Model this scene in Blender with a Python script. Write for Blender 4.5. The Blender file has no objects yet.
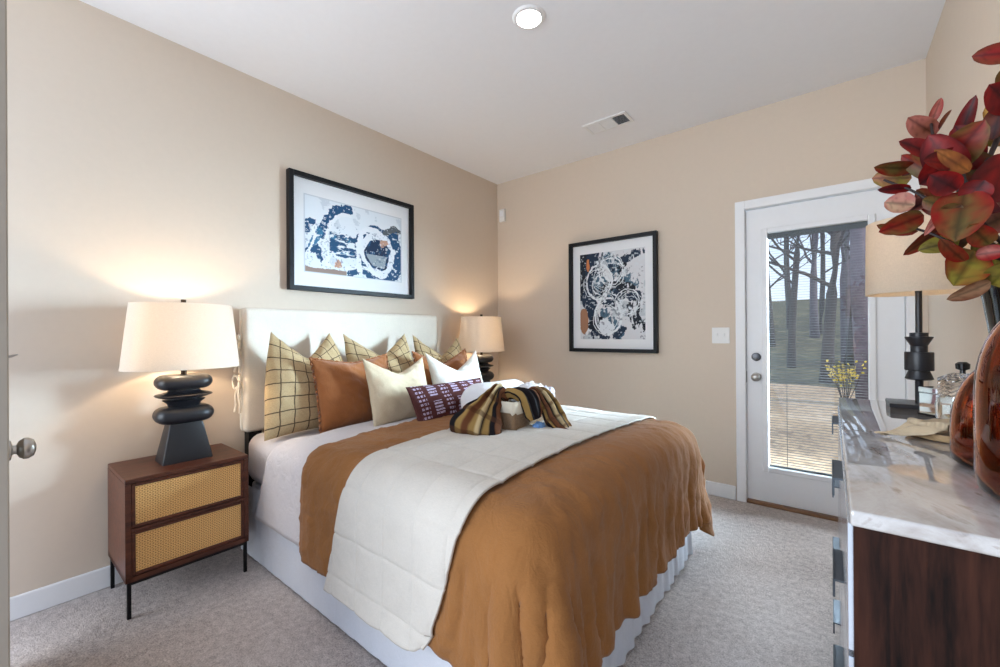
import bpy, bmesh, math, random
import numpy as np
from mathutils import Vector, Matrix, noise

random.seed(7)
PI = math.pi
sc = bpy.context.scene
COL = sc.collection

# ------------------------------------------------------------------ camera
W, H = 3.135, 2.746                      # room width (X), ceiling height
CAM = Vector((2.707, -3.361, 1.193))
FOC = 415.24                             # focal length in pixels of a 1000 px wide frame
yaw, pit, rol = (math.radians(a) for a in (38.6016, 0.06066, -0.35853))
Fv = Vector((-math.sin(yaw) * math.cos(pit), math.cos(yaw) * math.cos(pit), math.sin(pit)))
R0 = Vector((math.cos(yaw), math.sin(yaw), 0))
U0 = R0.cross(Fv)
Rv = R0 * math.cos(rol) + U0 * math.sin(rol)
Uv = -R0 * math.sin(rol) + U0 * math.cos(rol)
cam_data = bpy.data.cameras.new('camera')
cam_data.sensor_width = 36.0
cam_data.lens = FOC / 1000 * 36
cam_data.clip_start = 0.05
cam_data.clip_end = 300
cam = bpy.data.objects.new('camera', cam_data)
COL.objects.link(cam)
cam.matrix_world = Matrix((
    (Rv.x, Uv.x, -Fv.x, CAM.x), (Rv.y, Uv.y, -Fv.y, CAM.y), (Rv.z, Uv.z, -Fv.z, CAM.z), (0, 0, 0, 1)))
sc.camera = cam

# ------------------------------------------------------------------ view, world, sun, large lights
sc.view_settings.view_transform = 'Standard'
sc.view_settings.look = 'None'
sc.view_settings.gamma = 1.0
sc.view_settings.use_curve_mapping = False
sc.view_settings.exposure = 0.26
try:
    sc.cycles.max_bounces = 14
    sc.cycles.transparent_max_bounces = 24
    sc.cycles.transmission_bounces = 12
    sc.cycles.sample_clamp_indirect = 6.0
except Exception:
    pass

world = bpy.data.worlds.new('world')
sc.world = world
world.use_nodes = True
wn = world.node_tree
wn.nodes.clear()
w_out = wn.nodes.new('ShaderNodeOutputWorld')
w_bg = wn.nodes.new('ShaderNodeBackground')
w_tc = wn.nodes.new('ShaderNodeTexCoord')
w_sep = wn.nodes.new('ShaderNodeSeparateXYZ')
w_rmp = wn.nodes.new('ShaderNodeValToRGB')
wn.links.new(w_tc.outputs['Generated'], w_sep.inputs[0])
wn.links.new(w_sep.outputs['Z'], w_rmp.inputs[0])
wn.links.new(w_rmp.outputs[0], w_bg.inputs[0])
wn.links.new(w_bg.outputs[0], w_out.inputs[0])
cr = w_rmp.color_ramp
cr.elements[0].position = 0.0
cr.elements[0].color = (0.74, 0.83, 1.0, 1)
cr.elements[1].position = 0.55
cr.elements[1].color = (0.50, 0.68, 1.0, 1)
w_bg.inputs[1].default_value = 1.15


def add_light(name, kind, loc, energy, color=(1, 1, 1), rot=(0, 0, 0), **kw):
    l = bpy.data.lights.new(name, kind)
    l.energy = energy
    l.color = color
    for k, v in kw.items():
        setattr(l, k, v)
    o = bpy.data.objects.new(name, l)
    o.location = loc
    o.rotation_euler = rot
    COL.objects.link(o)
    return o


def aim(o, target):
    o.rotation_euler = (Vector(target) - Vector(o.location)).to_track_quat('-Z', 'Y').to_euler()


sun = add_light('sun', 'SUN', (20, 5, 20), 2.6, (1.0, 0.93, 0.82), angle=math.radians(1.0))
sun.rotation_euler = Vector((-0.82, 0.0, -0.57)).to_track_quat('-Z', 'Y').to_euler()
# sky light falling through the glazed door
day = add_light('door_daylight', 'AREA', (4.9, 1.9, 1.8), 760, (0.60, 0.80, 1.0), shape='RECTANGLE', size=2.5, size_y=2.5, spread=math.radians(70))
aim(day, (0.0, -1.9, 1.2))
sky_l = add_light('door_skylight', 'AREA', (2.5, 2.3, 3.9), 110, (0.72, 0.86, 1.0), shape='RECTANGLE', size=2.2, size_y=1.4, spread=math.radians(60))
aim(sky_l, (2.2, -1.1, 0.0))
# soft fill light added behind the camera to brighten the room, no real fixture
fill_l = add_light('rear_fill', 'AREA', (-0.65, -6.0, 1.6), 245, (0.84, 0.92, 1.0), shape='RECTANGLE', size=4.5, size_y=3.0)
aim(fill_l, (1.5, 0, 1.9))

# ------------------------------------------------------------------ materials


def srgb(r, g, b):
    f = lambda c: (c / 255 / 12.92) if c / 255 <= 0.04045 else ((c / 255 + 0.055) / 1.055) ** 2.4
    return (f(r), f(g), f(b), 1)


class NT:
    """tiny helper around a node tree"""

    def __init__(self, name):
        self.m = bpy.data.materials.new(name)
        self.m.use_nodes = True
        self.t = self.m.node_tree
        self.t.nodes.clear()
        self.out = self.n('ShaderNodeOutputMaterial')

    def n(self, typ, **kw):
        nd = self.t.nodes.new(typ)
        for k, v in kw.items():
            setattr(nd, k, v)
        return nd

    def l(self, a, b):
        self.t.links.new(a, b)

    def math(self, op, a, b=None, c=None):
        nd = self.n('ShaderNodeMath', operation=op)
        for i, v in enumerate((a, b, c)):
            if v is None:
                continue
            if isinstance(v, (int, float)):
                nd.inputs[i].default_value = v
            else:
                self.l(v, nd.inputs[i])
        return nd.outputs[0]

    def mix(self, fac, a, b):
        nd = self.n('ShaderNodeMix', data_type='RGBA')
        for idx, v in ((0, fac), (6, a), (7, b)):
            if isinstance(v, (int, float)):
                nd.inputs[idx].default_value = v
            elif isinstance(v, tuple):
                nd.inputs[idx].default_value = v
            else:
                self.l(v, nd.inputs[idx])
        return nd.outputs[2]

    def coord(self, which='Object', scale=(1, 1, 1), rot=(0, 0, 0)):
        tc = self.n('ShaderNodeTexCoord')
        mp = self.n('ShaderNodeMapping')
        mp.inputs['Scale'].default_value = scale
        mp.inputs['Rotation'].default_value = rot
        self.l(tc.outputs[which], mp.inputs[0])
        return mp.outputs[0]

    def noise(self, vec, scale, detail=4, rough=0.55, dist=0.0):
        nd = self.n('ShaderNodeTexNoise')
        nd.inputs['Scale'].default_value = scale
        nd.inputs['Detail'].default_value = detail
        nd.inputs['Roughness'].default_value = rough
        nd.inputs['Distortion'].default_value = dist
        self.l(vec, nd.inputs['Vector'])
        return nd.outputs['Fac']

    def ramp(self, fac, stops):
        nd = self.n('ShaderNodeValToRGB')
        e = nd.color_ramp.elements
        while len(e) < len(stops):
            e.new(0.5)
        for el, (p, c) in zip(e, stops):
            el.position = p
            el.color = c
        self.l(fac, nd.inputs[0])
        return nd.outputs[0]

    def bump(self, height, strength=0.3, dist=0.01):
        nd = self.n('ShaderNodeBump')
        nd.inputs['Strength'].default_value = strength
        nd.inputs['Distance'].default_value = dist
        self.l(height, nd.inputs['Height'])
        return nd.outputs[0]

    def principled(self, color, rough=0.6, metal=0.0, spec=0.5, normal=None, **kw):
        p = self.n('ShaderNodeBsdfPrincipled')
        if isinstance(color, tuple):
            p.inputs['Base Color'].default_value = color
        else:
            self.l(color, p.inputs['Base Color'])
        if isinstance(rough, (int, float)):
            p.inputs['Roughness'].default_value = rough
        else:
            self.l(rough, p.inputs['Roughness'])
        p.inputs['Metallic'].default_value = metal
        p.inputs['Specular IOR Level'].default_value = spec
        if normal is not None:
            self.l(normal, p.inputs['Normal'])
        for k, v in kw.items():
            p.inputs[k.replace('_', ' ')].default_value = v
        self.l(p.outputs[0], self.out.inputs[0])
        return p


def m_plain(name, color, rough=0.5, metal=0.0, spec=0.5, var=0.06, nscale=30, bump=0.0, bscale=200, **kw):
    t = NT(name)
    v = t.coord('Object')
    nz = t.noise(v, nscale)
    lo = tuple(c * (1 - var) for c in color[:3]) + (1,)
    hi = tuple(min(1, c * (1 + var)) for c in color[:3]) + (1,)
    col = t.ramp(nz, [(0.3, lo), (0.7, hi)])
    nrm = t.bump(t.noise(v, bscale, 3), bump, 0.002) if bump else None
    t.principled(col, rough, metal, spec, nrm, **kw)
    return t.m


def m_fabric(name, color, var=0.08, weave=900, bump=0.25, rough=0.9, sheen=0.1, wrinkle=0.3):
    t = NT(name)
    v = t.coord('Object')
    a = t.noise(t.coord('Object', (1, 1, 12)), 90, 3)
    b = t.noise(t.coord('Object', (12, 12, 1)), 90, 3)
    w = t.math('ADD', t.math('MULTIPLY', a, 0.5), t.math('MULTIPLY', b, 0.5))
    big = t.noise(v, 6, 4)
    f = t.math('ADD', t.math('MULTIPLY', w, 0.7), t.math('MULTIPLY', big, 0.3))
    lo = tuple(c * (1 - 2 * var) for c in color[:3]) + (1,)
    hi = tuple(min(1, c * (1 + 2 * var)) for c in color[:3]) + (1,)
    col = t.ramp(f, [(0.35, lo), (0.65, hi)])
    nrm = t.bump(w, bump, 0.003)
    if wrinkle:
        wn_ = t.noise(t.coord('Object', (1, 1, 0.6)), 16, 5, 0.6, 1.2)
        b2 = t.n('ShaderNodeBump')
        b2.inputs['Strength'].default_value = wrinkle
        b2.inputs['Distance'].default_value = 0.02
        t.l(wn_, b2.inputs['Height'])
        t.l(nrm, b2.inputs['Normal'])
        nrm = b2.outputs[0]
    t.principled(col, rough, 0, 0.2, nrm, Sheen_Weight=sheen)
    return t.m


def m_wood(name, dark, light, scale=(1, 1, 1), rough=0.35, grain=14, spec=0.4):
    t = NT(name)
    v = t.coord('Object', scale)
    n1 = t.noise(v, grain, 6, 0.6, 0.6)
    n2 = t.noise(v, grain * 5, 3)
    f = t.math('ADD', t.math('MULTIPLY', n1, 0.75), t.math('MULTIPLY', n2, 0.25))
    col = t.ramp(f, [(0.32, dark), (0.5, tuple((a + b) / 2 for a, b in zip(dark, light))), (0.68, light)])
    t.principled(col, rough, 0, spec, t.bump(n2, 0.08, 0.002))
    return t.m


def m_glass(name, color=(1, 1, 1, 1), rough=0.0, ior=1.45):
    t = NT(name)
    v = t.coord('Object')
    col = t.ramp(t.noise(v, 8), [(0.3, tuple(c * 0.97 for c in color[:3]) + (1,)), (0.7, color)])
    p = t.principled(col, rough, 0, 0.5)
    p.inputs['Transmission Weight'].default_value = 1.0
    p.inputs['IOR'].default_value = ior
    return t.m


def m_pane(name):
    t = NT(name)
    tr = t.n('ShaderNodeBsdfTransparent')
    tr.inputs[0].default_value = (0.97, 0.985, 0.98, 1)
    gl = t.n('ShaderNodeBsdfGlossy')
    gl.inputs['Roughness'].default_value = 0.02
    lw = t.n('ShaderNodeLayerWeight')
    frs = t.math('ADD', 0.03, t.math('MULTIPLY', 0.9, t.math('POWER', lw.outputs['Facing'], 5.0)))
    mx = t.n('ShaderNodeMixShader')
    t.l(frs, mx.inputs[0])
    t.l(tr.outputs[0], mx.inputs[1])
    t.l(gl.outputs[0], mx.inputs[2])
    t.l(mx.outputs[0], t.out.inputs[0])
    return t.m


def m_shade(name, color, trans):
    t = NT(name)
    a = t.noise(t.coord('Object', (1, 1, 14)), 110, 3)
    b = t.noise(t.coord('Object', (14, 14, 1)), 110, 3)
    w = t.math('ADD', t.math('MULTIPLY', a, 0.5), t.math('MULTIPLY', b, 0.5))
    col = t.ramp(w, [(0.35, tuple(c * 0.82 for c in color[:3]) + (1,)), (0.65, color)])
    d = t.n('ShaderNodeBsdfDiffuse')
    tl = t.n('ShaderNodeBsdfTranslucent')
    t.l(col, d.inputs[0])
    t.l(col, tl.inputs[0])
    nb = t.bump(w, 0.25, 0.002)
    t.l(nb, d.inputs['Normal'])
    mx = t.n('ShaderNodeMixShader')
    mx.inputs[0].default_value = trans
    t.l(d.outputs[0], mx.inputs[1])
    t.l(tl.outputs[0], mx.inputs[2])
    t.l(mx.outputs[0], t.out.inputs[0])
    return t.m


def m_emit(name, color, strength):
    t = NT(name)
    e = t.n('ShaderNodeEmission')
    e.inputs[0].default_value = color
    e.inputs[1].default_value = strength
    t.l(e.outputs[0], t.out.inputs[0])
    return t.m


def m_attr(name, rough=0.5, spec=0.5, attr='Col', bump=0.0, bscale=300, trans=0.0):
    t = NT(name)
    a = t.n('ShaderNodeAttribute', attribute_name=attr)
    nrm = t.bump(t.noise(t.coord('Object'), bscale, 3), bump, 0.002) if bump else None
    t.principled(a.outputs['Color'], rough, 0, spec, nrm)
    return t.m


def m_plaid():
    t = NT('plaid_linen')
    tc = t.n('ShaderNodeTexCoord')
    sp = t.n('ShaderNodeSeparateXYZ')
    t.l(tc.outputs['UV'], sp.inputs[0])
    wob = t.noise(t.coord('Object'), 14, 2)
    wob = t.math('MULTIPLY', t.math('SUBTRACT', wob, 0.5), 0.02)

    def lines(s, off, n, wid):
        f = t.math('FRACT', t.math('MULTIPLY', t.math('ADD', t.math('ADD', s, wob), off), n))
        return t.math('LESS_THAN', f, wid)
    l1 = lines(sp.outputs[0], 0.03, 7.6, 0.085)
    l2 = lines(sp.outputs[1], 0.05, 7.6, 0.085)
    weave = t.noise(t.coord('Object', (1, 1, 10)), 120, 3)
    base = t.ramp(weave, [(0.3, srgb(168, 142, 102)), (0.7, srgb(206, 182, 142))])
    fac = t.math('MULTIPLY', t.math('MAXIMUM', l1, l2), 0.85)
    col = t.mix(fac, base, srgb(52, 38, 30))
    t.principled(col, 0.9, 0, 0.2, t.bump(weave, 0.25, 0.003))
    return t.m


def m_lumbar():
    t = NT('embroidered_plum_cloth')
    tc = t.n('ShaderNodeTexCoord')
    sp = t.n('ShaderNodeSeparateXYZ')
    t.l(tc.outputs['UV'], sp.inputs[0])
    u, v = sp.outputs[0], sp.outputs[1]
    ub = t.math('MULTIPLY', u, 7.0)
    fu = t.math('FRACT', ub)
    alt = t.math('LESS_THAN', t.math('FRACT', t.math('MULTIPLY', ub, 0.5)), 0.5)
    band = t.math('MULTIPLY', t.math('GREATER_THAN', fu, 0.16), t.math('LESS_THAN', fu, 0.80))
    nzf = t.noise(t.coord('Object'), 150, 2)
    nz = t.math('GREATER_THAN', nzf, 0.40)
    # even bands: tight dash rows; odd bands: blocks of stitches with gaps
    dash = t.math('MULTIPLY', t.math('LESS_THAN', t.math('FRACT', t.math('MULTIPLY', v, 24.0)), 0.5), t.math('LESS_THAN', t.math('FRACT', t.math('MULTIPLY', u, 28.0)), 0.66))
    blk = t.math('MULTIPLY', t.math('LESS_THAN', t.math('FRACT', t.math('MULTIPLY', v, 5.2)), 0.72), t.math('LESS_THAN', t.math('FRACT', t.math('MULTIPLY', v, 33.0)), 0.6))
    pat = t.math('ADD', t.math('MULTIPLY', alt, dash), t.math('MULTIPLY', t.math('SUBTRACT', 1.0, alt), blk))
    mask = t.math('MULTIPLY', t.math('MULTIPLY', band, pat), nz)
    weave = t.noise(t.coord('Object', (1, 1, 8)), 140, 3)
    base = t.ramp(weave, [(0.3, srgb(62, 32, 30)), (0.7, srgb(96, 54, 52))])
    col = t.mix(t.math('MULTIPLY', mask, 0.85), base, srgb(196, 182, 206))
    t.principled(col, 0.9, 0, 0.2, t.bump(t.math('ADD', weave, mask), 0.3, 0.003))
    return t.m


def m_cane():
    t = NT('woven_cane')
    tc = t.n('ShaderNodeTexCoord')
    sp = t.n('ShaderNodeSeparateXYZ')
    t.l(tc.outputs['Object'], sp.inputs[0])
    k = 2 * PI / 0.0125
    y, z = sp.outputs[1], sp.outputs[2]
    s1 = t.math('SINE', t.math('MULTIPLY', t.math('ADD', y, z), k * 0.7))
    s2 = t.math('SINE', t.math('MULTIPLY', t.math('SUBTRACT', y, z), k * 0.7))
    s3 = t.math('MULTIPLY', t.math('SINE', t.math('MULTIPLY', y, k)), t.math('SINE', t.math('MULTIPLY', z, k)))
    f = t.math('ADD', t.math('MULTIPLY', t.math('MULTIPLY', s1, s2), 0.5), t.math('MULTIPLY', s3, 0.5))
    f = t.math('ADD', t.math('MULTIPLY', f, 0.5), 0.5)
    big = t.noise(t.coord('Object', (1, 14, 1)), 9, 3)
    col = t.ramp(f, [(0.2, srgb(140, 94, 48)), (0.38, srgb(222, 166, 96)), (0.75, srgb(246, 204, 138))])
    col2 = t.mix(t.math('MULTIPLY', big, 0.4), col, srgb(214, 164, 98))
    t.principled(col2, 0.55, 0, 0.4, t.bump(f, 0.6, 0.003))
    return t.m


def m_carpet():
    t = NT('grey_carpet')
    v = t.coord('Object')
    fine = t.noise(v, 170, 5, 0.75)
    mid = t.noise(v, 38, 4, 0.7)
    big = t.noise(v, 2.2, 3, 0.5, 0.8)
    wv = t.n('ShaderNodeTexWave', wave_type='BANDS', bands_direction='DIAGONAL')
    wv.inputs['Scale'].default_value = 0.55
    wv.inputs['Distortion'].default_value = 2.2
    wv.inputs['Detail'].default_value = 1.0
    wv.inputs['Detail Scale'].default_value = 0.7
    t.l(t.coord('Object', (1.0, 0.55, 1)), wv.inputs['Vector'])
    trk = t.math('MULTIPLY', t.math('SUBTRACT', wv.outputs['Fac'], 0.5), 0.05)
    f = t.math('ADD', t.math('ADD', t.math('MULTIPLY', fine, 0.55), t.math('MULTIPLY', mid, 0.3)), t.math('ADD', trk, t.math('MULTIPLY', big, 0.15)))
    col = t.ramp(f, [(0.36, srgb(128, 116, 110)), (0.5, srgb(200, 187, 180)), (0.64, srgb(240, 230, 224))])
    h = t.math('ADD', fine, mid)
    t.principled(col, 1.0, 0, 0.05, t.bump(h, 0.8, 0.012), Sheen_Weight=0.15)
    return t.m


def m_marble():
    t = NT('grey_marble')
    v = t.coord('Object', (1, 0.45, 1), (0, 0, 0.35))
    n1 = t.noise(v, 7, 6, 0.6, 1.6)
    n2 = t.noise(v, 22, 5, 0.6, 1.2)
    f = t.math('ADD', t.math('MULTIPLY', n1, 0.75), t.math('MULTIPLY', n2, 0.25))
    col = t.ramp(f, [(0.30, srgb(104, 92, 84)), (0.42, srgb(168, 160, 153)), (0.55, srgb(190, 186, 182)), (0.64, srgb(138, 122, 108)), (0.72, srgb(182, 176, 170))])
    t.principled(col, 0.03, 0, 0.9, Coat_Weight=0.7, Coat_Roughness=0.02, Coat_IOR=1.8)
    return t.m


def m_ground():
    t = NT('leaf_litter')
    v = t.coord('Object')
    f = t.math('ADD', t.math('MULTIPLY', t.noise(v, 9, 6, 0.7), 0.6), t.math('MULTIPLY', t.noise(v, 0.5, 3), 0.4))
    col = t.ramp(f, [(0.34, srgb(96, 74, 56)), (0.5, srgb(176, 146, 116)), (0.66, srgb(212, 186, 156))])
    t.principled(col, 1.0, 0, 0.1, t.bump(f, 0.6, 0.05))
    return t.m


def m_hill():
    t = NT('wooded_bank')
    v = t.coord('Object')
    f = t.math('ADD', t.math('MULTIPLY', t.noise(v, 4, 7, 0.75), 0.7), t.math('MULTIPLY', t.noise(v, 0.4, 3), 0.3))
    col = t.ramp(f, [(0.34, srgb(34, 34, 26)), (0.5, srgb(92, 86, 64)), (0.66, srgb(146, 130, 100))])
    t.principled(col, 1.0, 0, 0.1, t.bump(f, 0.8, 0.2))
    return t.m


M = {}
M['wall'] = m_plain('warm_greige_paint', srgb(210, 194, 176), 0.85, var=0.01, bump=0.05, bscale=250, spec=0.2)
M['ceil'] = m_plain('white_ceiling_paint', srgb(238, 239, 242), 0.9, var=0.008, bump=0.06, bscale=200, spec=0.15)
M['white'] = m_plain('white_trim_paint', srgb(232, 232, 232), 0.4, var=0.008)
M['door_edge'] = m_plain('painted_door', srgb(166, 154, 138), 0.5, var=0.02)
M['carpet'] = m_carpet()
M['black_frame'] = m_plain('black_frame', srgb(14, 15, 18), 0.45, var=0.1, spec=0.25)
M['mat_board'] = m_plain('white_mat_board', srgb(236, 236, 236), 0.8, var=0.005)
M['walnut'] = m_wood('red_walnut', srgb(58, 28, 18), srgb(104, 56, 36), (6, 0.8, 6), 0.35, 7)
M['dark_walnut'] = m_wood('dark_walnut', srgb(12, 7, 6), srgb(64, 36, 26), (7, 7, 0.7), 0.5, 5, 0.12)
M['cane'] = m_cane()
M['black_metal'] = m_plain('black_metal', srgb(20, 20, 22), 0.4, 0.6, var=0.1)
M['lamp_black'] = m_plain('matte_black_ceramic', srgb(24, 25, 30), 0.38, var=0.12, bump=0.15, bscale=120)
M['shade'] = m_shade('linen_shade', srgb(236, 226, 212), 0.35)
M['shade_dim'] = m_shade('oatmeal_linen_shade', srgb(226, 212, 192), 0.35)
M['bronze'] = m_plain('dark_bronze', srgb(60, 48, 38), 0.35, 0.9)
M['nickel'] = m_plain('satin_nickel', srgb(176, 172, 166), 0.28, 1.0)
M['dark_nickel'] = m_plain('dark_nickel', srgb(92, 92, 94), 0.3, 1.0)
M['linen'] = m_fabric('oatmeal_slipcover', srgb(222, 212, 196), 0.05, wrinkle=0.12)
M['sheet'] = m_fabric('white_cotton', srgb(216, 210, 210), 0.03, bump=0.1, wrinkle=0.4)
M['skirt'] = m_fabric('white_bed_skirt', srgb(214, 215, 220), 0.03, bump=0.1)
M['duvet'] = m_fabric('rust_linen', srgb(146, 97, 52), 0.09, wrinkle=0.4)
M['rust'] = m_fabric('rust_velvet', srgb(150, 92, 50), 0.08, sheen=0.3)
M['quilt'] = m_fabric('cream_quilt', srgb(206, 198, 186), 0.05, wrinkle=0.2)
M['cream'] = m_fabric('cream_slub', srgb(206, 188, 158), 0.08, bump=0.5)
M['cream_w'] = m_fabric('ivory_slub', srgb(236, 230, 218), 0.05, bump=0.5)
M['towel'] = m_fabric('white_terry', srgb(236, 235, 236), 0.03, bump=0.8)
M['plaid'] = m_plaid()
M['lumbar'] = m_lumbar()
M['marble'] = m_marble()
M['silver'] = m_plain('silvered_front', srgb(214, 218, 224), 0.18, 0.75, var=0.03)
M['mirror'] = m_plain('mirror', srgb(225, 228, 230), 0.03, 1.0, var=0.01)
M['pull'] = m_plain('grey_pull', srgb(86, 92, 98), 0.35, 0.8)
M['pane'] = m_pane('door_pane')
M['glass'] = m_glass('clear_crystal')
M['amber'] = m_glass('amber_glass', srgb(188, 108, 62), 0.0, 1.4)
M['black_gloss'] = m_plain('black_glaze', srgb(10, 14, 16), 0.08, var=0.1)
M['napkin'] = m_fabric('beige_napkin', srgb(196, 176, 146), 0.06)
M['tray'] = m_wood('pale_wood', srgb(140, 108, 74), srgb(206, 176, 134), (1, 6, 6), 0.45, 8)
M['basket'] = m_fabric('woven_basket', srgb(132, 106, 80), 0.25, bump=1.0)
M['liner'] = m_fabric('basket_liner', srgb(206, 196, 176), 0.05)
M['tissue'] = m_plain('tissue_paper', srgb(216, 214, 226), 0.6, var=0.02)
M['blue'] = m_fabric('blue_cloth', srgb(110, 150, 200), 0.15)
M['lens'] = m_emit('lamp_lens', (1, 0.97, 0.93, 1), 45)
M['bulb'] = m_emit('bulb', (1, 0.8, 0.56, 1), 12)
M['bark'] = m_plain('bark', srgb(58, 44, 38), 0.95, var=0.35, nscale=14, bump=0.8, bscale=30)
M['bark_pale'] = m_plain('pale_bark', srgb(96, 84, 92), 0.95, var=0.25, nscale=12, bump=0.8, bscale=30)
M['leaf'] = m_attr('autumn_leaf', 0.45, 0.22, bump=0.2, bscale=120)
M['scarf'] = m_attr('plaid_scarf', 0.9, 0.2, bump=0.5)
M['art'] = m_attr('printed_paper', 0.6, 0.3)
M['stem'] = m_plain('dark_stem', srgb(40, 26, 24), 0.6)
M['ground'] = m_ground()
M['hill'] = m_hill()
M['yellow'] = m_plain('yellow_leaves', srgb(206, 176, 60), 0.7, var=0.3)
M['sill'] = m_wood('brown_threshold', srgb(92, 62, 42), srgb(138, 98, 66), (1, 8, 8), 0.5, 6)
M['slat'] = m_plain('blind_slat', srgb(84, 84, 82), 0.95, var=0.01, spec=0.05)
M['dark'] = m_plain('dark_cavity', srgb(50, 50, 52), 0.8)
M['plastic'] = m_plain('white_plastic', srgb(228, 226, 222), 0.4, var=0.01)

# ------------------------------------------------------------------ mesh helpers


def obj(name, bm, mat, parent=None, smooth=True, angle=35, mods=None):
    me = bpy.data.meshes.new(name)
    bmesh.ops.recalc_face_normals(bm, faces=bm.faces)
    bm.to_mesh(me)
    bm.free()
    return obj_me(name, me, mat, parent, smooth, angle)


def obj_me(name, me, mat, parent=None, smooth=True, angle=35):
    if smooth:
        me.polygons.foreach_set('use_smooth', [True] * len(me.polygons))
        if angle:
            me.set_sharp_from_angle(angle=math.radians(angle))
    o = bpy.data.objects.new(name, me)
    for m in (mat if isinstance(mat, (list, tuple)) else [mat]):
        me.materials.append(m)
    COL.objects.link(o)
    if parent is not None:
        o.parent = parent
    return o


def thing(name, label, cat, loc=(0, 0, 0), rotz=0.0, group=None, kind=None):
    o = bpy.data.objects.new(name, None)
    o.empty_display_size = 0.1
    COL.objects.link(o)
    o.location = loc
    o.rotation_euler = (0, 0, rotz)
    return tag(o, label, cat, group, kind)


def tag(o, label=None, cat=None, group=None, kind=None):
    if label:
        o['label'] = label
    if cat:
        o['category'] = cat
    if group:
        o['group'] = group
    if kind:
        o['kind'] = kind
    return o


def struct(o, label=None, cat=None):
    return tag(o, label, cat, None, 'structure')


def dup(root, loc, rotz=None, label=None):
    r = root.copy()
    COL.objects.link(r)
    r.location = loc
    if rotz is not None:
        r.rotation_euler = (0, 0, rotz)
    if label:
        r['label'] = label
    for ch in list(root.children):
        c = ch.copy()
        COL.objects.link(c)
        c.parent = r
        for g in list(ch.children):
            d = g.copy()
            COL.objects.link(d)
            d.parent = c
    return r


def box(bm, lo, hi, bev=0.0, seg=2, mat=None):
    lo, hi = Vector(lo), Vector(hi)
    r = bmesh.ops.create_cube(bm, size=1.0)
    vs = r['verts']
    c, s = (lo + hi) / 2, hi - lo
    for v in vs:
        v.co = Vector((v.co.x * s.x, v.co.y * s.y, v.co.z * s.z)) + c
    if bev:
        es = list({e for v in vs for e in v.link_edges})
        bmesh.ops.bevel(bm, geom=es, offset=bev, segments=seg, affect='EDGES', profile=0.5)
    return bm


def nb():
    return bmesh.new()


def loft(bm, rings, closed=True, caps=True):
    """rings: list of lists of points (same length)"""
    vr = [[bm.verts.new(p) for p in r] for r in rings]
    n = len(vr[0])
    for a, b in zip(vr[:-1], vr[1:]):
        for i in range(n if closed else n - 1):
            j = (i + 1) % n
            bm.faces.new((a[i], a[j], b[j], b[i]))
    if caps and closed:
        bm.faces.new(vr[0][::-1])
        bm.faces.new(vr[-1])
    return vr


def lathe(bm, prof, center=(0, 0, 0), n=32, caps=True, sx=1, sy=1):
    rings = []
    for r, z in prof:
        rings.append([(center[0] + sx * r * math.cos(2 * PI * i / n), center[1] + sy * r * math.sin(2 * PI * i / n), center[2] + z) for i in range(n)])
    return loft(bm, rings, True, caps)


def tube(bm, pts, rad, n=8, caps=True):
    pts = [Vector(p) for p in pts]
    if not isinstance(rad, (list, tuple)):
        rad = [rad] * len(pts)
    rings = []
    up = Vector((0.013, 0.021, 1)).normalized()
    for i, p in enumerate(pts):
        d = (pts[min(i + 1, len(pts) - 1)] - pts[max(i - 1, 0)])
        if d.length < 1e-9:
            d = Vector((0, 0, 1))
        d.normalize()
        a = d.cross(up)
        if a.length < 0.05:
            a = d.cross(Vector((1, 0, 0)))
        a.normalize()
        b = d.cross(a)
        rings.append([p + (a * math.cos(2 * PI * k / n) + b * math.sin(2 * PI * k / n)) * rad[i] for k in range(n)])
    return loft(bm, rings, True, caps)


def spline(pts, n=8):
    """catmull-rom through points"""
    P = [Vector(p) for p in pts]
    P = [P[0] * 2 - P[1]] + P + [P[-1] * 2 - P[-2]]
    out = []
    for i in range(1, len(P) - 2):
        for k in range(n):
            t = k / n
            a, b, c, d = P[i - 1], P[i], P[i + 1], P[i + 2]
            out.append(0.5 * ((2 * b) + (c - a) * t + (2 * a - 5 * b + 4 * c - d) * t * t + (3 * b - a - 3 * c + d) * t ** 3))
    out.append(P[-2])
    return out


def grid_mesh(name, P, uv=None, col=None, flip=False):
    """P: (ni,nj,3) array -> mesh, optional uv (ni,nj,2), colour (ni,nj,3)"""
    ni, nj = P.shape[:2]
    idx = np.arange(ni * nj).reshape(ni, nj)
    q = np.stack([idx[:-1, :-1], idx[1:, :-1], idx[1:, 1:], idx[:-1, 1:]], -1).reshape(-1, 4)
    if flip:
        q = q[:, ::-1]
    me = bpy.data.meshes.new(name)
    me.from_pydata(P.reshape(-1, 3).tolist(), [], q.tolist())
    if uv is not None:
        l = me.uv_layers.new(name='UVMap')
        li = np.empty(len(me.loops), dtype=np.int32)
        me.loops.foreach_get('vertex_index', li)
        l.data.foreach_set('uv', uv.reshape(-1, 2)[li].astype(np.float32).ravel())
    if col is not None:
        a = me.color_attributes.new('Col', 'FLOAT_COLOR', 'POINT')
        c4 = np.ones((ni * nj, 4), np.float32)
        c4[:, :3] = col.reshape(-1, 3)
        a.data.foreach_set('color', c4.ravel())
    me.update()
    return me


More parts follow.
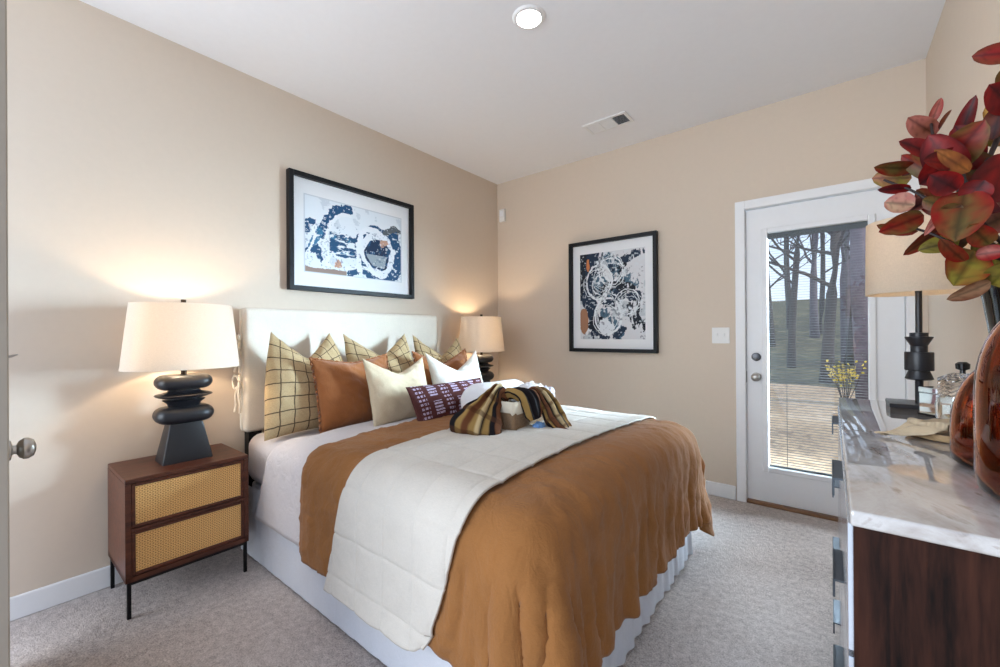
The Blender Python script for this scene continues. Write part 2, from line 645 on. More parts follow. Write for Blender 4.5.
def vnoise(x, y, scale=1.0, seed=0.0, octs=3):
    """smooth value noise on numpy arrays, about -1..1"""
    x = np.asarray(x, float) * scale + seed * 17.13
    y = np.asarray(y, float) * scale + seed * 5.71
    out = np.zeros(np.broadcast(x, y).shape)
    amp, tot = 1.0, 0.0
    for o in range(octs):
        xi, yi = np.floor(x), np.floor(y)
        fx, fy = x - xi, y - yi
        fx, fy = fx * fx * (3 - 2 * fx), fy * fy * (3 - 2 * fy)

        def h(a, b):
            s = np.sin(a * 127.1 + b * 311.7 + o * 74.7) * 43758.5453
            return s - np.floor(s)
        v = (h(xi, yi) * (1 - fx) + h(xi + 1, yi) * fx) * (1 - fy) + (h(xi, yi + 1) * (1 - fx) + h(xi + 1, yi + 1) * fx) * fy
        out += amp * (2 * v - 1)
        tot += amp
        amp *= 0.5
        x, y = x * 2.03, y * 2.03
    return out / tot


# ------------------------------------------------------------------ the room
T = 0.12
bm = nb(); box(bm, (-T, -3.6, -0.1), (W + T, 0.0, 0.0))
struct(obj('floor', bm, M['carpet'], smooth=False), 'grey cut pile carpet', 'floor')
bm = nb(); box(bm, (-T, -3.6, H), (W + T, T, H + 0.1))
struct(obj('ceiling', bm, M['ceil'], smooth=False), 'flat white ceiling', 'ceiling')
bm = nb(); box(bm, (-T, -3.6, 0), (0, T, H))
struct(obj('wall_left', bm, M['wall'], smooth=False), 'greige wall behind the headboard', 'wall')
bm = nb(); box(bm, (W, -3.6, 0), (W + T, T, H))
struct(obj('wall_right', bm, M['wall'], smooth=False), 'greige wall behind the dresser', 'wall')
DL, DR, DT = 2.236, 3.046, 2.054          # exterior door opening
bm = nb()
box(bm, (0, 0, -0.1), (DL - 0.012, T, H)); box(bm, (DR + 0.012, 0, -0.1), (W, T, H)); box(bm, (DL - 0.012, 0, DT + 0.012), (DR + 0.012, T, H))
struct(obj('wall_back', bm, M['wall'], smooth=False), 'greige wall with the glazed door', 'wall')


def baseboard(name, lo, hi, axis):
    bm = nb()
    box(bm, lo, hi, 0.006, 2)
    return struct(obj(name, bm, M['white'], smooth=False))


baseboard('baseboard_left', (0, -3.42, 0), (0.016, -0.016, 0.1), 1)
baseboard('baseboard_back', (0.0, -0.016, 0), (DL - 0.066, 0.0, 0.1), 0)
baseboard('baseboard_right', (W - 0.016, -3.5, 0), (W, -0.02, 0.1), 1)

# --- exterior door with enclosed blinds
door = bpy.data.objects.new('door_1', None); COL.objects.link(door); door.location = (DL, 0, 0)
struct(door, 'white glazed exterior door with blinds between the panes', 'door')
dw = DR - DL
GX0, GX1, GZ0, GZ1 = 2.366 - DL, 2.884 - DL, 0.268, 1.872
bm = nb()
for lo, hi in (((0.003, 0.02, 0.025), (GX0, 0.064, DT - 0.004)), ((GX1, 0.02, 0.025), (dw - 0.003, 0.064, DT - 0.004)),
               ((GX0, 0.02, 0.025), (GX1, 0.064, GZ0)), ((GX0, 0.02, GZ1), (GX1, 0.064, DT - 0.004))):
    box(bm, lo, hi)
obj('slab', bm, M['white'], door, smooth=False)
bm = nb()                                   # raised lite frame around the glass
fw = 0.034
for lo, hi in (((GX0 - fw, 0.004, GZ0 - fw), (GX0, 0.02, GZ1 + fw)), ((GX1, 0.004, GZ0 - fw), (GX1 + fw, 0.02, GZ1 + fw)),
               ((GX0, 0.004, GZ0 - fw), (GX1, 0.02, GZ0)), ((GX0, 0.004, GZ1), (GX1, 0.02, GZ1 + fw))):
    box(bm, lo, hi, 0.005, 2)
obj('lite_frame', bm, M['white'], door, smooth=False)
bm = nb(); box(bm, (GX0, 0.026, GZ0), (GX1, 0.029, GZ1)); obj('pane', bm, M['pane'], door, smooth=False)
bm = nb()
n_sl = 92
for i in range(n_sl):
    z = GZ0 + 0.012 + i * (GZ1 - GZ0 - 0.05) / (n_sl - 1)
    y0, y1, dz = 0.036, 0.047, 0.0012
    vs = [bm.verts.new(p) for p in ((GX0 + 0.004, y0, z - dz), (GX1 - 0.004, y0, z - dz), (GX1 - 0.004, (y0 + y1) / 2, z + 0.0014), (GX0 + 0.004, (y0 + y1) / 2, z + 0.0014),
                                    (GX1 - 0.004, y1, z + dz), (GX0 + 0.004, y1, z + dz))]
    bm.faces.new(vs[:4]); bm.faces.new((vs[3], vs[2], vs[4], vs[5]))
box(bm, (GX0, 0.034, GZ1 - 0.036), (GX1, 0.05, GZ1))          # head rail
box(bm, (GX0, 0.036, GZ0), (GX1, 0.048, GZ0 + 0.012))
for fx in (0.2, 0.8):
    x = GX0 + fx * (GX1 - GX0)
    box(bm, (x - 0.0015, 0.0345, GZ0 + 0.01), (x + 0.0015, 0.0355, GZ1 - 0.03))
obj('blinds', bm, M['slat'], door, smooth=False)
bm = nb()                                   # casing + jamb
cw = 0.061
for lo, hi in (((-cw, -0.018, 0), (-0.001, 0, DT + cw)), ((dw + 0.001, -0.018, 0), (dw + cw, 0, DT + cw)), ((-0.001, -0.018, DT + 0.001), (dw + 0.001, 0, DT + cw))):
    box(bm, lo, hi, 0.004, 2)
for lo, hi in (((-0.012, 0, 0), (0.0, 0.1, DT)), ((dw, 0, 0), (dw + 0.012, 0.1, DT)), ((-0.012, 0, DT), (dw + 0.012, 0.1, DT + 0.012))):
    box(bm, lo, hi)
obj('casing', bm, M['white'], door, smooth=False)
bm = nb(); box(bm, (0, -0.012, 0.0), (dw, 0.1, 0.024), 0.005); obj('threshold', bm, M['sill'], door, smooth=False)


def ylathe(prof, c, n=24, s=1):
    """lathe about the Y axis, pointing to -Y*s"""
    bm = nb()
    rings = [[(c[0] + r * math.cos(2 * PI * i / n), c[1] - s * h, c[2] + r * math.sin(2 * PI * i / n)) for i in range(n)] for r, h in prof]
    loft(bm, rings)
    return bm


obj('deadbolt', ylathe([(0.028, 0), (0.029, 0.006), (0.025, 0.012), (0.02, 0.013), (0.019, 0.018), (0.006, 0.02)], (0.06, 0.02, 1.022)), M['dark_nickel'], door)
kn = [(0.03, 0), (0.03, 0.006), (0.014, 0.012), (0.012, 0.028), (0.021, 0.034), (0.027, 0.044), (0.027, 0.054), (0.02, 0.062), (0.008, 0.065)]
obj('knob', ylathe(kn, (0.06, 0.02, 0.883)), M['nickel'], door)
bm = nb(); box(bm, (-0.004, 0.012, 0.84), (0.003, 0.022, 0.92)); obj('strike_plate', bm, M['dark_nickel'], door, smooth=False)

# --- the open room door at the left edge of the picture
d2 = bpy.data.objects.new('door_2', None); COL.objects.link(d2); d2.location = (1.2, -3.319, 0)
struct(d2, 'open interior door seen on its edge', 'door')
bm = nb(); box(bm, (-0.8, -0.035, 0.015), (0, 0, 2.03), 0.003, 1); obj('slab', bm, M['door_edge'], d2, smooth=False)
bm = ylathe([(0.024, 0), (0.024, 0.004), (0.011, 0.007), (0.011, 0.013), (0.02, 0.017), (0.026, 0.025), (0.026, 0.033), (0.02, 0.042), (0.008, 0.046)], (-0.062, 0, 0.916), s=-1); obj('knob', bm, M['nickel'], d2)
bm = nb(); tube(bm, [(-0.10, -0.002, 1.143), (-0.10, 0.008, 1.145), (-0.10, 0.018, 1.149)], [0.004, 0.003, 0.0012]); obj('hook', bm, M['nickel'], d2)

# --- fittings
t = thing('recessed_light', 'round white recessed downlight, lit, in the ceiling over the bed', 'ceiling light', (1.555, -1.675, H))
bm = nb(); lathe(bm, [(0.056, -0.003), (0.06, -0.010), (0.074, -0.008), (0.082, 0.0), (0.056, 0.0)], n=40, caps=False); obj('trim_ring', bm, M['white'], t)
bm = nb(); lathe(bm, [(0.0565, -0.001), (0.0565, -0.006), (0.045, -0.009), (0.002, -0.010)], n=40); obj('lens', bm, M['lens'], t)

t = thing('air_vent', 'white rectangular three section air register in the ceiling by the door wall', 'vent', (1.425, -0.46, H))
bm = nb()
vw, vd = 0.165, 0.085
for lo, hi in (((-vw, -vd, -0.008), (vw, -vd + 0.02, 0)), ((-vw, vd - 0.02, -0.008), (vw, vd, 0)), ((-vw, -vd + 0.02, -0.008), (-vw + 0.02, vd - 0.02, 0)), ((vw - 0.02, -vd + 0.02, -0.008), (vw, vd - 0.02, 0)),
               ((-0.055, -vd + 0.02, -0.008), (-0.045, vd - 0.02, 0)), ((0.045, -vd + 0.02, -0.008), (0.055, vd - 0.02, 0))):
    box(bm, lo, hi)
obj('frame', bm, M['white'], t, smooth=False)
bm = nb(); box(bm, (-vw + 0.01, -vd + 0.01, -0.0012), (vw - 0.01, vd - 0.01, 0)); obj('duct_opening', bm, M['dark'], t, smooth=False)
for k, (x0, x1) in enumerate(((-0.145, -0.055), (-0.045, 0.045), (0.055, 0.145))):
    bm = nb()
    for i in range(9):
        y = -vd + 0.026 + i * 0.0148
        a = (0.0068, 0.0068, 0.0018)[k]
        za, zb = ((-0.0025, -0.007), (-0.0025, -0.007), (-0.007, -0.0025))[k]
        vs = [bm.verts.new(p) for p in ((x0, y - a, za), (x1, y - a, za), (x1, y + a, zb), (x0, y + a, zb))]
        bm.faces.new(vs)
    obj('louvre', bm, M['white'], t, smooth=False)

t = thing('light_switch', 'white double rocker switch plate on the wall left of the glazed door', 'light switch', (2.078, 0, 1.172))
bm = nb(); box(bm, (-0.058, -0.006, -0.058), (0.058, 0, 0.058), 0.003); obj('plate', bm, M['plastic'], t, smooth=False)
for x in (-0.023, 0.023):
    bm = nb(); box(bm, (x - 0.005, -0.016, -0.004), (x + 0.005, -0.004, 0.016), 0.001); obj('toggle', bm, M['plastic'], t, smooth=False)

t = thing('motion_sensor', 'small white sensor box high on the wall by the corner', 'sensor', (0.078, 0, 2.405))
bm = nb(); box(bm, (-0.034, -0.03, -0.065), (0.034, 0, 0.065), 0.008); obj('housing', bm, M['plastic'], t)
bm = nb(); box(bm, (-0.022, -0.034, -0.01), (0.022, -0.028, 0.045), 0.004); obj('lens', bm, M['mat_board'], t)


# ------------------------------------------------------------------ pictures
def stroke(acc, X, Y, pts, wid, n=60):
    """distance mask of a polyline brush stroke; pts in art coords"""
    p = np.array([[q.x, q.y] for q in spline([(a, b, 0) for a, b in pts], 10)])
    d = np.full(X.shape, 9.0)
    for a in p:
        d = np.minimum(d, np.hypot(X - a[0], Y - a[1]))
    return d < wid


def L(c):
    return np.array(srgb(*c)[:3])


def paint_blue(ny=330, nz=230):
    y = np.linspace(0, 1, ny)[:, None] * np.ones((1, nz)); z = np.linspace(0, 1, nz)[None] * np.ones((ny, 1))
    X, Z = y * 1.42, z
    n1 = vnoise(X, Z, 7, 1, 5); n2 = vnoise(X, Z, 22, 2, 4); n3 = vnoise(X * 0.6, Z * 2, 16, 3, 4)
    C = np.ones((ny, nz, 3)) * L((226, 232, 236))
    C[n1 > 0.25] = L((206, 214, 220))
    navy, mid, deep = L((24, 74, 112)), L((54, 116, 152)), L((14, 40, 72))
    wob = 0.05 * n2

    def brush(pts, w, col, rough=0.25):
        m = stroke(None, X + 0.05 * n1, Z + 0.05 * n2, pts, w)
        m &= (n3 + n2 * 0.6) > -0.62 + rough * 0.6
        C[m] = col
    brush([(0.02, 0.55), (0.05, 0.62), (0.1, 0.66)], 0.05, navy)
    brush([(0.24, 0.52), (0.3, 0.72), (0.42, 0.86), (0.58, 0.93)], 0.062, navy, 0.0)
    brush([(0.1, 0.3), (0.13, 0.45), (0.2, 0.55)], 0.05, mid)
    brush([(0.05, 0.26), (0.15, 0.32), (0.2, 0.2)], 0.045, navy)
    m = (X > 0.32) & (X < 0.72) & (Z > 0.27 + 0.06 * n1) & (Z < 0.56 + 0.03 * n2) & (n3 > -0.18)
    C[m] = navy
    m = (X > 0.34) & (X < 0.7) & (Z > 0.3) & (Z < 0.54) & (n3 < -0.1) & (n2 > 0.1)
    C[m] = mid
    # right hand swirl
    r = np.hypot((X - 1.02) / 1.0, (Z - 0.38) / 1.15) + 0.05 * n1
    ring = (r < 0.34) & (n3 > -0.35)
    C[ring] = navy
    C[(r < 0.27) & (r > 0.2)] = L((230, 234, 238))
    C[(r < 0.2) & (n2 > -0.1)] = deep
    C[(r < 0.17) & (Z < 0.36)] = L((150, 160, 168))
    brush([(1.28, 0.75), (1.32, 0.55), (1.36, 0.32), (1.3, 0.12), (1.15, 0.03)], 0.075, navy, 0.2)
    brush([(1.15, 0.72), (1.28, 0.8), (1.36, 0.78)], 0.05, L((86, 92, 96)), 0.5)
    brush([(0.6, 0.05), (0.75, 0.12), (0.9, 0.06)], 0.05, navy, 0.3)
    for pts, w in (([(0.3, 0.14), (0.27, 0.4), (0.33, 0.66), (0.46, 0.82), (0.6, 0.84)], 0.026), ([(0.74, 0.1), (0.72, 0.4), (0.8, 0.66), (1.0, 0.7), (1.2, 0.6)], 0.036),
                   ([(0.55, 0.1), (0.8, 0.16), (1.05, 0.05), (1.22, 0.2), (1.28, 0.45)], 0.03), ([(0.02, 0.2), (0.12, 0.42), (0.13, 0.6)], 0.018)):
        m = stroke(None, X + 0.03 * n2, Z + 0.03 * n1, pts, w)
        C[m] = L((232, 236, 240))
    for cx, cz, w in ((1.12, 0.55, 0.06), (0.44, 0.14, 0.05)):
        m = np.hypot(X - cx, (Z - cz)) + 0.06 * n2 < w
        C[m] = L((196, 152, 128))
    n4 = vnoise(X, Z, 46, 8, 3)
    m = (n4 > 0.34) & (n1 > -0.1) & (X > 0.02) & (Z < 0.7); C[m] = C[m] * 0.5 + navy * 0.5
    m = (n4 < -0.36) & (n2 < 0.1); C[m] = C[m] * 0.4 + L((228, 232, 236)) * 0.6
    m = (X < 0.55) & (Z < 0.07 + 0.03 * n1)
    C[m] = L((150, 128, 116))
    m = (Z > 0.985) | (Z < 0.012) | (y < 0.01) | (y > 0.99)
    C[m] = L((206, 210, 214))
    return C


def paint_dark(ny=210, nz=280):
    x = np.linspace(0, 1, ny)[:, None] * np.ones((1, nz)); z = np.linspace(0, 1, nz)[None] * np.ones((ny, 1))
    X, Z = x * 0.76, z
    n1 = vnoise(X, Z, 7, 4, 5); n2 = vnoise(X, Z, 24, 5, 4); n3 = vnoise(X * 2, Z * 0.6, 14, 6, 4)
    C = np.ones((ny, nz, 3)) * L((214, 214, 216))
    C[n1 > 0.2] = L((188, 194, 198))
    navy, slate, ink = L((22, 40, 62)), L((70, 98, 116)), L((12, 18, 30))

    def brush(pts, w, col, k=-0.5):
        m = stroke(None, X + 0.05 * n1, Z + 0.05 * n2, pts, w)
        m &= (n3 + n2 * 0.5) > k
        C[m] = col
    m = (X < 0.16 + 0.05 * n1) & (Z > 0.42 + 0.08 * n1); C[m] = ink
    brush([(0.1, 0.5), (0.14, 0.3), (0.2, 0.1)], 0.075, navy)
    brush([(0.2, 0.95), (0.18, 0.7), (0.25, 0.55)], 0.1, navy)
    brush([(0.24, 0.68), (0.34, 0.52), (0.46, 0.6), (0.42, 0.8)], 0.075, slate)
    brush([(0.26, 0.46), (0.4, 0.42), (0.5, 0.52), (0.66, 0.46)], 0.06, navy)
    brush([(0.4, 0.8), (0.55, 0.9), (0.7, 0.95)], 0.045, navy, -0.3)
    brush([(0.6, 0.7), (0.64, 0.62), (0.55, 0.66)], 0.04, slate, -0.2)
    brush([(0.3, 0.3), (0.4, 0.18), (0.46, 0.06)], 0.06, slate, -0.2)
    brush([(0.64, 0.36), (0.66, 0.2), (0.7, 0.14)], 0.065, ink, -0.3)
    brush([(0.2, 0.02), (0.4, 0.03), (0.5, 0.12)], 0.04, navy, -0.1)
    brush([(0.36, 0.95), (0.45, 0.86)], 0.05, slate, -0.2)
    brush([(0.3, 0.56), (0.44, 0.62), (0.58, 0.56)], 0.06, ink, -0.25)
    brush([(0.12, 0.16), (0.2, 0.22), (0.3, 0.14)], 0.06, ink, -0.3)
    brush([(0.46, 0.72), (0.5, 0.82)], 0.05, ink, -0.3)

    def ringm(cx, cz, rx, rz, w):
        r = np.hypot((X - cx + 0.02 * n1) / rx, (Z - cz + 0.02 * n2) / rz)
        C[np.abs(r - 1) < w] = L((226, 230, 232))
    rr = random.Random(3)
    for cx, cz, rx, rz, w in ((0.24, 0.66, 0.15, 0.2, 0.055), (0.38, 0.77, 0.14, 0.15, 0.045), (0.34, 0.27, 0.16, 0.2, 0.06), (0.56, 0.42, 0.13, 0.14, 0.04), (0.26, 0.62, 0.1, 0.11, 0.05)):
        ringm(cx, cz, rx, rz, w)
        for _ in range(3):
            ringm(cx + rr.uniform(-.05, .05), cz + rr.uniform(-.05, .05), rx * rr.uniform(.6, 1.1), rz * rr.uniform(.6, 1.1), 0.025)
    m = (n2 > 0.30) & (n1 > 0.0) & (X > 0.18) & (X < 0.62); C[m] = L((218, 224, 228))
    m = np.hypot(X - 0.32, (Z - 0.13)) + 0.08 * n2 < 0.09; C[m] = L((222, 226, 230))
    n4 = vnoise(X, Z, 44, 9, 3)
    m = (n4 > 0.3) & (n1 > -0.15); C[m] = C[m] * 0.45 + navy * 0.55
    m = (n4 < -0.34); C[m] = C[m] * 0.45 + L((214, 220, 224)) * 0.55
    m = np.hypot((X - 0.1), (Z - 0.86) * 0.35) + 0.03 * n1 < 0.032; C[m] = L((196, 120, 70))
    m = np.hypot((X - 0.045), (Z - 0.2) * 0.3) + 0.03 * n1 < 0.04; C[m] = L((158, 112, 84))
    return C


def picture(name, label, width, height, paint, fw, mw, mh, loc, rz):
    """hangs in local XZ plane, facing -Y"""
    t = thing(name, label, 'framed art', loc, rz)
    w, h = width / 2, height / 2
    bm = nb()
    d = 0.048
    for lo, hi in (((-w, -d, -h), (-w + fw, -0.004, h)), ((w - fw, -d, -h), (w, -0.004, h)), ((-w + fw, -d, -h), (w - fw, -0.004, -h + fw)), ((-w + fw, -d, h - fw), (w - fw, -0.004, h))):
        box(bm, lo, hi, 0.002, 1)
    obj('frame', bm, M['black_frame'], t, smooth=False)
    bm = nb(); box(bm, (-w + fw * 0.6, -0.016, -h + fw * 0.6), (w - fw * 0.6, -0.006, h - fw * 0.6)); obj('mat_board', bm, M['mat_board'], t, smooth=False)
    C = paint()
    ni, nj = C.shape[:2]
    P = np.zeros((ni, nj, 3))
    P[..., 0] = np.linspace(-w + fw + mw, w - fw - mw, ni)[:, None]
    P[..., 1] = -0.0175
    P[..., 2] = np.linspace(-h + fw + mh, h - fw - mh, nj)[None]
    obj_me('print', grid_mesh('print', P, col=C), M['art'], t, smooth=False)
    return t


picture('framed_picture', 'wide black framed blue and white abstract print above the headboard', 1.0, 0.765, paint_blue, 0.03, 0.075, 0.095, (0, -1.645, 1.866), PI / 2)
picture('framed_picture', 'tall black framed dark abstract print with white scribbles on the wall left of the door', 0.78, 0.968, paint_dark, 0.03, 0.07, 0.08, (1.247, 0, 1.516), 0)

# ------------------------------------------------------------------ nightstands and lamps


def nightstand(label, loc):
    t = thing('nightstand', label, 'nightstand', loc, 0)
    d, w, top, bot = 0.375, 0.235, 0.59, 0.155        # depth (X), half width (Y)
    bm = nb()
    box(bm, (0, -w, top - 0.02), (d, w, top), 0.003)
    box(bm, (0, -w, bot), (d, -w + 0.02, top - 0.02)); box(bm, (0, w - 0.02, bot), (d, w, top - 0.02))
    box(bm, (0, -w, bot), (d, w, bot + 0.022)); box(bm, (0, -w + 0.02, bot), (0.01, w - 0.02, top - 0.02))
    zm = (top + bot) / 2
    box(bm, (0.01, -w + 0.02, zm - 0.006), (d, w - 0.02, zm + 0.006))
    obj('carcass', bm, M['walnut'], t, smooth=False)
    for z0, z1 in ((bot + 0.024, zm - 0.008), (zm + 0.008, top - 0.022)):
        bm = nb()
        y0, y1, f = -w + 0.021, w - 0.021, 0.013
        for lo, hi in (((d - 0.02, y0, z0), (d - 0.001, y0 + f, z1)), ((d - 0.02, y1 - f, z0), (d - 0.001, y1, z1)), ((d - 0.02, y0 + f, z0), (d - 0.001, y1 - f, z0 + f)), ((d - 0.02, y0 + f, z1 - f), (d - 0.001, y1 - f, z1))):
            box(bm, lo, hi, 0.0015, 1)
        dr = obj('drawer', bm, M['walnut'], t, smooth=False)
        bm = nb(); box(bm, (d - 0.018, y0 + f, z0 + f), (d - 0.006, y1 - f, z1 - f)); obj('cane_panel', bm, M['cane'], dr, smooth=False)
    bm = nb()
    for lo, hi in (((0.006, -w + 0.006, bot - 0.014), (d - 0.006, -w + 0.02, bot)), ((0.006, w - 0.02, bot - 0.014), (d - 0.006, w - 0.006, bot)), ((0.006, -w + 0.02, bot - 0.014), (0.02, w - 0.02, bot)), ((d - 0.02, -w + 0.02, bot - 0.014), (d - 0.006, w - 0.02, bot))):
        box(bm, lo, hi)
    obj('base_frame', bm, M['black_metal'], t, smooth=False)
    for x in (0.006, d - 0.02):
        for y in (-w + 0.006, w - 0.02):
            bm = nb(); box(bm, (x, y, 0.0), (x + 0.014, y + 0.014, bot - 0.014), 0.001, 1); obj('leg', bm, M['black_metal'], t, smooth=False)
    return t


NS = nightstand('walnut nightstand with two cane front drawers, left of the bed', (0.022, -2.75, 0))
dup(NS, (0.022, -0.51, 0), None, 'walnut nightstand on the far side of the bed by the corner')


def rrect(a, b, r, z, n=7):
    pts = []
    for cx, cy, a0 in ((a - r, b - r, 0), (-a + r, b - r, 90), (-a + r, -b + r, 180), (a - r, -b + r, 270)):
        for k in range(n):
            t_ = math.radians(a0 + 90 * k / (n - 1))
            pts.append((cx + r * math.cos(t_), cy + r * math.sin(t_), z))
    return pts


def bed_lamp(label, loc):
    t = thing('table_lamp', label, 'lamp', loc, 0)
    # local: x depth, y width
    bm = nb()
    loft(bm, [rrect(0.07, 0.1, 0.006, 0.0, 5), rrect(0.07, 0.1, 0.006, 0.006, 5), rrect(0.045, 0.066, 0.006, 0.182, 5)])
    obj('base', bm, M['lamp_black'], t, angle=30)

    def slab(z0, z1, a, b):
        bm = nb(); h = (z1 - z0) / 2; zc = (z0 + z1) / 2
        rings = []
        for k in range(-8, 9):
            th = k / 8 * PI / 2
            ins = h * (1 - math.cos(th))
            rings.append(rrect(a - ins, b - ins, (a - ins) * 0.75, zc + h * math.sin(th)))
        loft(bm, rings)
        return bm
    obj('lower_stone', slab(0.182, 0.262, 0.084, 0.118), M['lamp_black'], t)
    bm = nb()
    prof = [(0.046, 0.262), (0.05, 0.275), (0.058, 0.285), (0.064, 0.292), (0.05, 0.298), (0.05, 0.301), (0.068, 0.304), (0.083, 0.311), (0.086, 0.316), (0.083, 0.320), (0.066, 0.325), (0.052, 0.331), (0.047, 0.338), (0.046, 0.344)]
    loft(bm, [rrect(r, r * 1.32, r * 0.8, z) for r, z in prof])
    obj('spool', bm, M['lamp_black'], t)
    obj('upper_stone', slab(0.344, 0.414, 0.08, 0.113), M['lamp_black'], t)
    bm = nb(); lathe(bm, [(0.012, 0.414), (0.012, 0.44), (0.02, 0.442), (0.02, 0.47), (0.006, 0.472), (0.004, 0.76), (0.011, 0.762), (0.011, 0.782)], n=16); obj('stem', bm, M['bronze'], t)
    bm = nb(); lathe(bm, [(0.012, 0.47), (0.03, 0.52), (0.034, 0.55), (0.02, 0.585), (0.004, 0.595)], n=16); obj('bulb', bm, M['bulb'], t)
    bm = nb()
    n = 64

    def ring(a, b, z):
        return [(b * math.cos(2 * PI * i / n), a * math.sin(2 * PI * i / n), z) for i in range(n)]
    z0, z1 = 0.446, 0.757
    rs = [ring(0.238, 0.19, z0), ring(0.205, 0.163, z1), ring(0.203, 0.161, z1), ring(0.236, 0.188, z0), ring(0.238, 0.19, z0)]
    loft(bm, rs, True, False)
    bmesh.ops.remove_doubles(bm, verts=bm.verts, dist=1e-5)
    sh = obj('lamp_shade', bm, M['shade'], t, angle=50)
    bm = nb()
    for a in (0, PI / 2, PI, 1.5 * PI):
        tube(bm, [(0.004 * math.cos(a), 0.004 * math.sin(a), 0.752), (0.161 * math.cos(a), 0.203 * math.sin(a), 0.752)], 0.0018, 6)
    obj('spider', bm, M['bronze'], sh)
    return t


BL = bed_lamp('black sculptural lamp with linen shade, on the nightstand nearer the camera', (0.215, -2.735, 0.59))
dup(BL, (0.215, -0.51, 0.59), None, 'black sculptural lamp with linen shade in the far corner beyond the bed')
for y in (-2.735, -0.51):
    add_light('bulb_light', 'POINT', (0.215, y, 0.59 + 0.62), 9, (1.0, 0.78, 0.54), shadow_soft_size=0.035)

# ------------------------------------------------------------------ bed
BX0, BX1, BY0, BY1 = 0.125, 2.09, -2.435, -0.945       # mattress footprint
BYC = (BY0 + BY1) / 2
bed = thing('bed', 'bed with oatmeal slipcovered headboard and gathered white skirt', 'bed', (0.0, BYC, 0.0))


def rel(P):
    P = np.array(P, float).copy()
    P[..., 1] -= BYC
    return P


# headboard
bm = nb()
box(bm, (0.012, -2.425 - BYC, 0.64), (0.115, -0.955 - BYC, 1.352), 0.022, 4)
bmesh.ops.subdivide_edges(bm, edges=[e for e in bm.edges if e.calc_length() > 0.3], cuts=40, use_grid_fill=True)
for v in bm.verts:
    if v.co.x > 0.1:
        v.co.x += 0.004 * noise.noise(Vector((v.co.y * 3, v.co.z * 5, 0)))
    if v.co.z < 0.68:
        v.co.z += 0.006 * noise.noise(Vector((v.co.y * 9, v.co.x * 9, 3)))
hb = obj('headboard', bm, M['linen'], bed)


def bow(cy, cz):
    bm = nb()
    x = 0.068
    y = -2.425 - BYC - 0.008
    for s in (-1, 1):
        lp = spline([(x, y, cz), (x + s * 0.022, y - 0.016, cz + 0.045), (x + s * 0.05, y - 0.022, cz + 0.018), (x + s * 0.034, y - 0.018, cz - 0.03), (x, y, cz)], 6)
        tube(bm, lp, 0.0062, 6)
        tl = spline([(x, y, cz), (x + s * 0.02, y - 0.018, cz - 0.06), (x + s * 0.03, y - 0.014, cz - 0.12), (x + s * 0.036, y - 0.018, cz - 0.165)], 6)
        tube(bm, tl, 0.0066, 6)
    bmesh.ops.create_icosphere(bm, subdivisions=2, radius=0.013, matrix=Matrix.Translation((x, y - 0.004, cz)))
    return bm


for z in (1.15, 0.92):
    obj('tie', bow(0, z), M['linen'], hb)
bm = nb()                                               # flap edge of the slipcover along the side
for y in (-2.428,):
    tube(bm, [(0.068, y - BYC, 0.65), (0.068, y - BYC, 1.0), (0.068, y - BYC, 1.345)], 0.004, 6)
obj('seam', bm, M['linen'], hb)
bm = nb(); box(bm, (0.03, -2.40 - BYC, 0.0), (0.09, -2.33 - BYC, 0.66)); obj('headboard_post', bm, M['black_metal'], bed, smooth=False)
bm = nb(); box(bm, (0.03, -1.05 - BYC, 0.0), (0.09, -0.98 - BYC, 0.66)); obj('headboard_post', bm, M['black_metal'], bed, smooth=False)
bm = nb(); box(bm, (BX0, BY0 + 0.03 - BYC, 0.12), (BX1 - 0.03, BY1 - 0.03 - BYC, 0.37), 0.02); obj('box_spring', bm, M['skirt'], bed, smooth=False)
bm = nb(); box(bm, (BX0, BY0 - BYC, 0.372), (BX1, BY1 - BYC, 0.642), 0.07, 5)
bmesh.ops.subdivide_edges(bm, edges=[e for e in bm.edges if e.calc_length() > 0.12], cuts=24, use_grid_fill=True)
for v in bm.verts:
    q = Vector((v.co.x * 7, v.co.y * 7, v.co.z * 11))
    v.co += Vector((0, 1, 0)) * 0.006 * noise.noise(q) + Vector((0, 0, 1)) * 0.004 * noise.noise(q + Vector((5, 5, 5)))
obj('mattress', bm, M['sheet'], bed)

# gathered skirt round three sides
path = []
sx0, sx1, sy0, sy1 = 0.13, 2.085, BY0 - 0.004, BY1 + 0.004


def skirt_path():
    pts = []
    n1 = 330
    for i in range(n1):
        pts.append((sx0 + (sx1 - sx0) * i / n1, sy0, 0, -1, 0.13 + 0.5 * max(0.0, (i / n1 - 0.85) / 0.15)))
    n2 = 300
    for i in range(n2):
        pts.append((sx1, sy0 + (sy1 - sy0) * i / n2, 1, 0, 0.8))
    for i in range(n1 + 1):
        pts.append((sx1 + (sx0 - sx1) * i / n1, sy1, 0, 1, 0.5))
    return pts


sp = skirt_path()
nz = 16
P = np.zeros((len(sp), nz, 3))
arc = 0.0
for i, (x, y, nx, ny, amp) in enumerate(sp):
    if i:
        arc += math.hypot(x - sp[i - 1][0], y - sp[i - 1][1])
    k = float(vnoise(arc, 0.0, 6, 9, 2))
    ph = arc * 2 * PI / 0.085 + 4.5 * k
    rip = 0.5 + 0.5 * math.sin(ph)
    rip2 = 0.5 + 0.5 * math.sin(ph * 0.37 + 1.3 + 3 * k)
    for j in range(nz):
        f = j / (nz - 1)
        z = 0.372 * (1 - f) + 0.008 * f
        o = (0.004 + (0.014 * rip + 0.010 * rip2) * amp * (0.35 + 0.65 * f) + 0.012 * f)
        P[i, j] = (x + nx * o, y + ny * o, z)
obj_me('bed_skirt', grid_mesh('bed_skirt', rel(P)), M['skirt'], bed, angle=0)

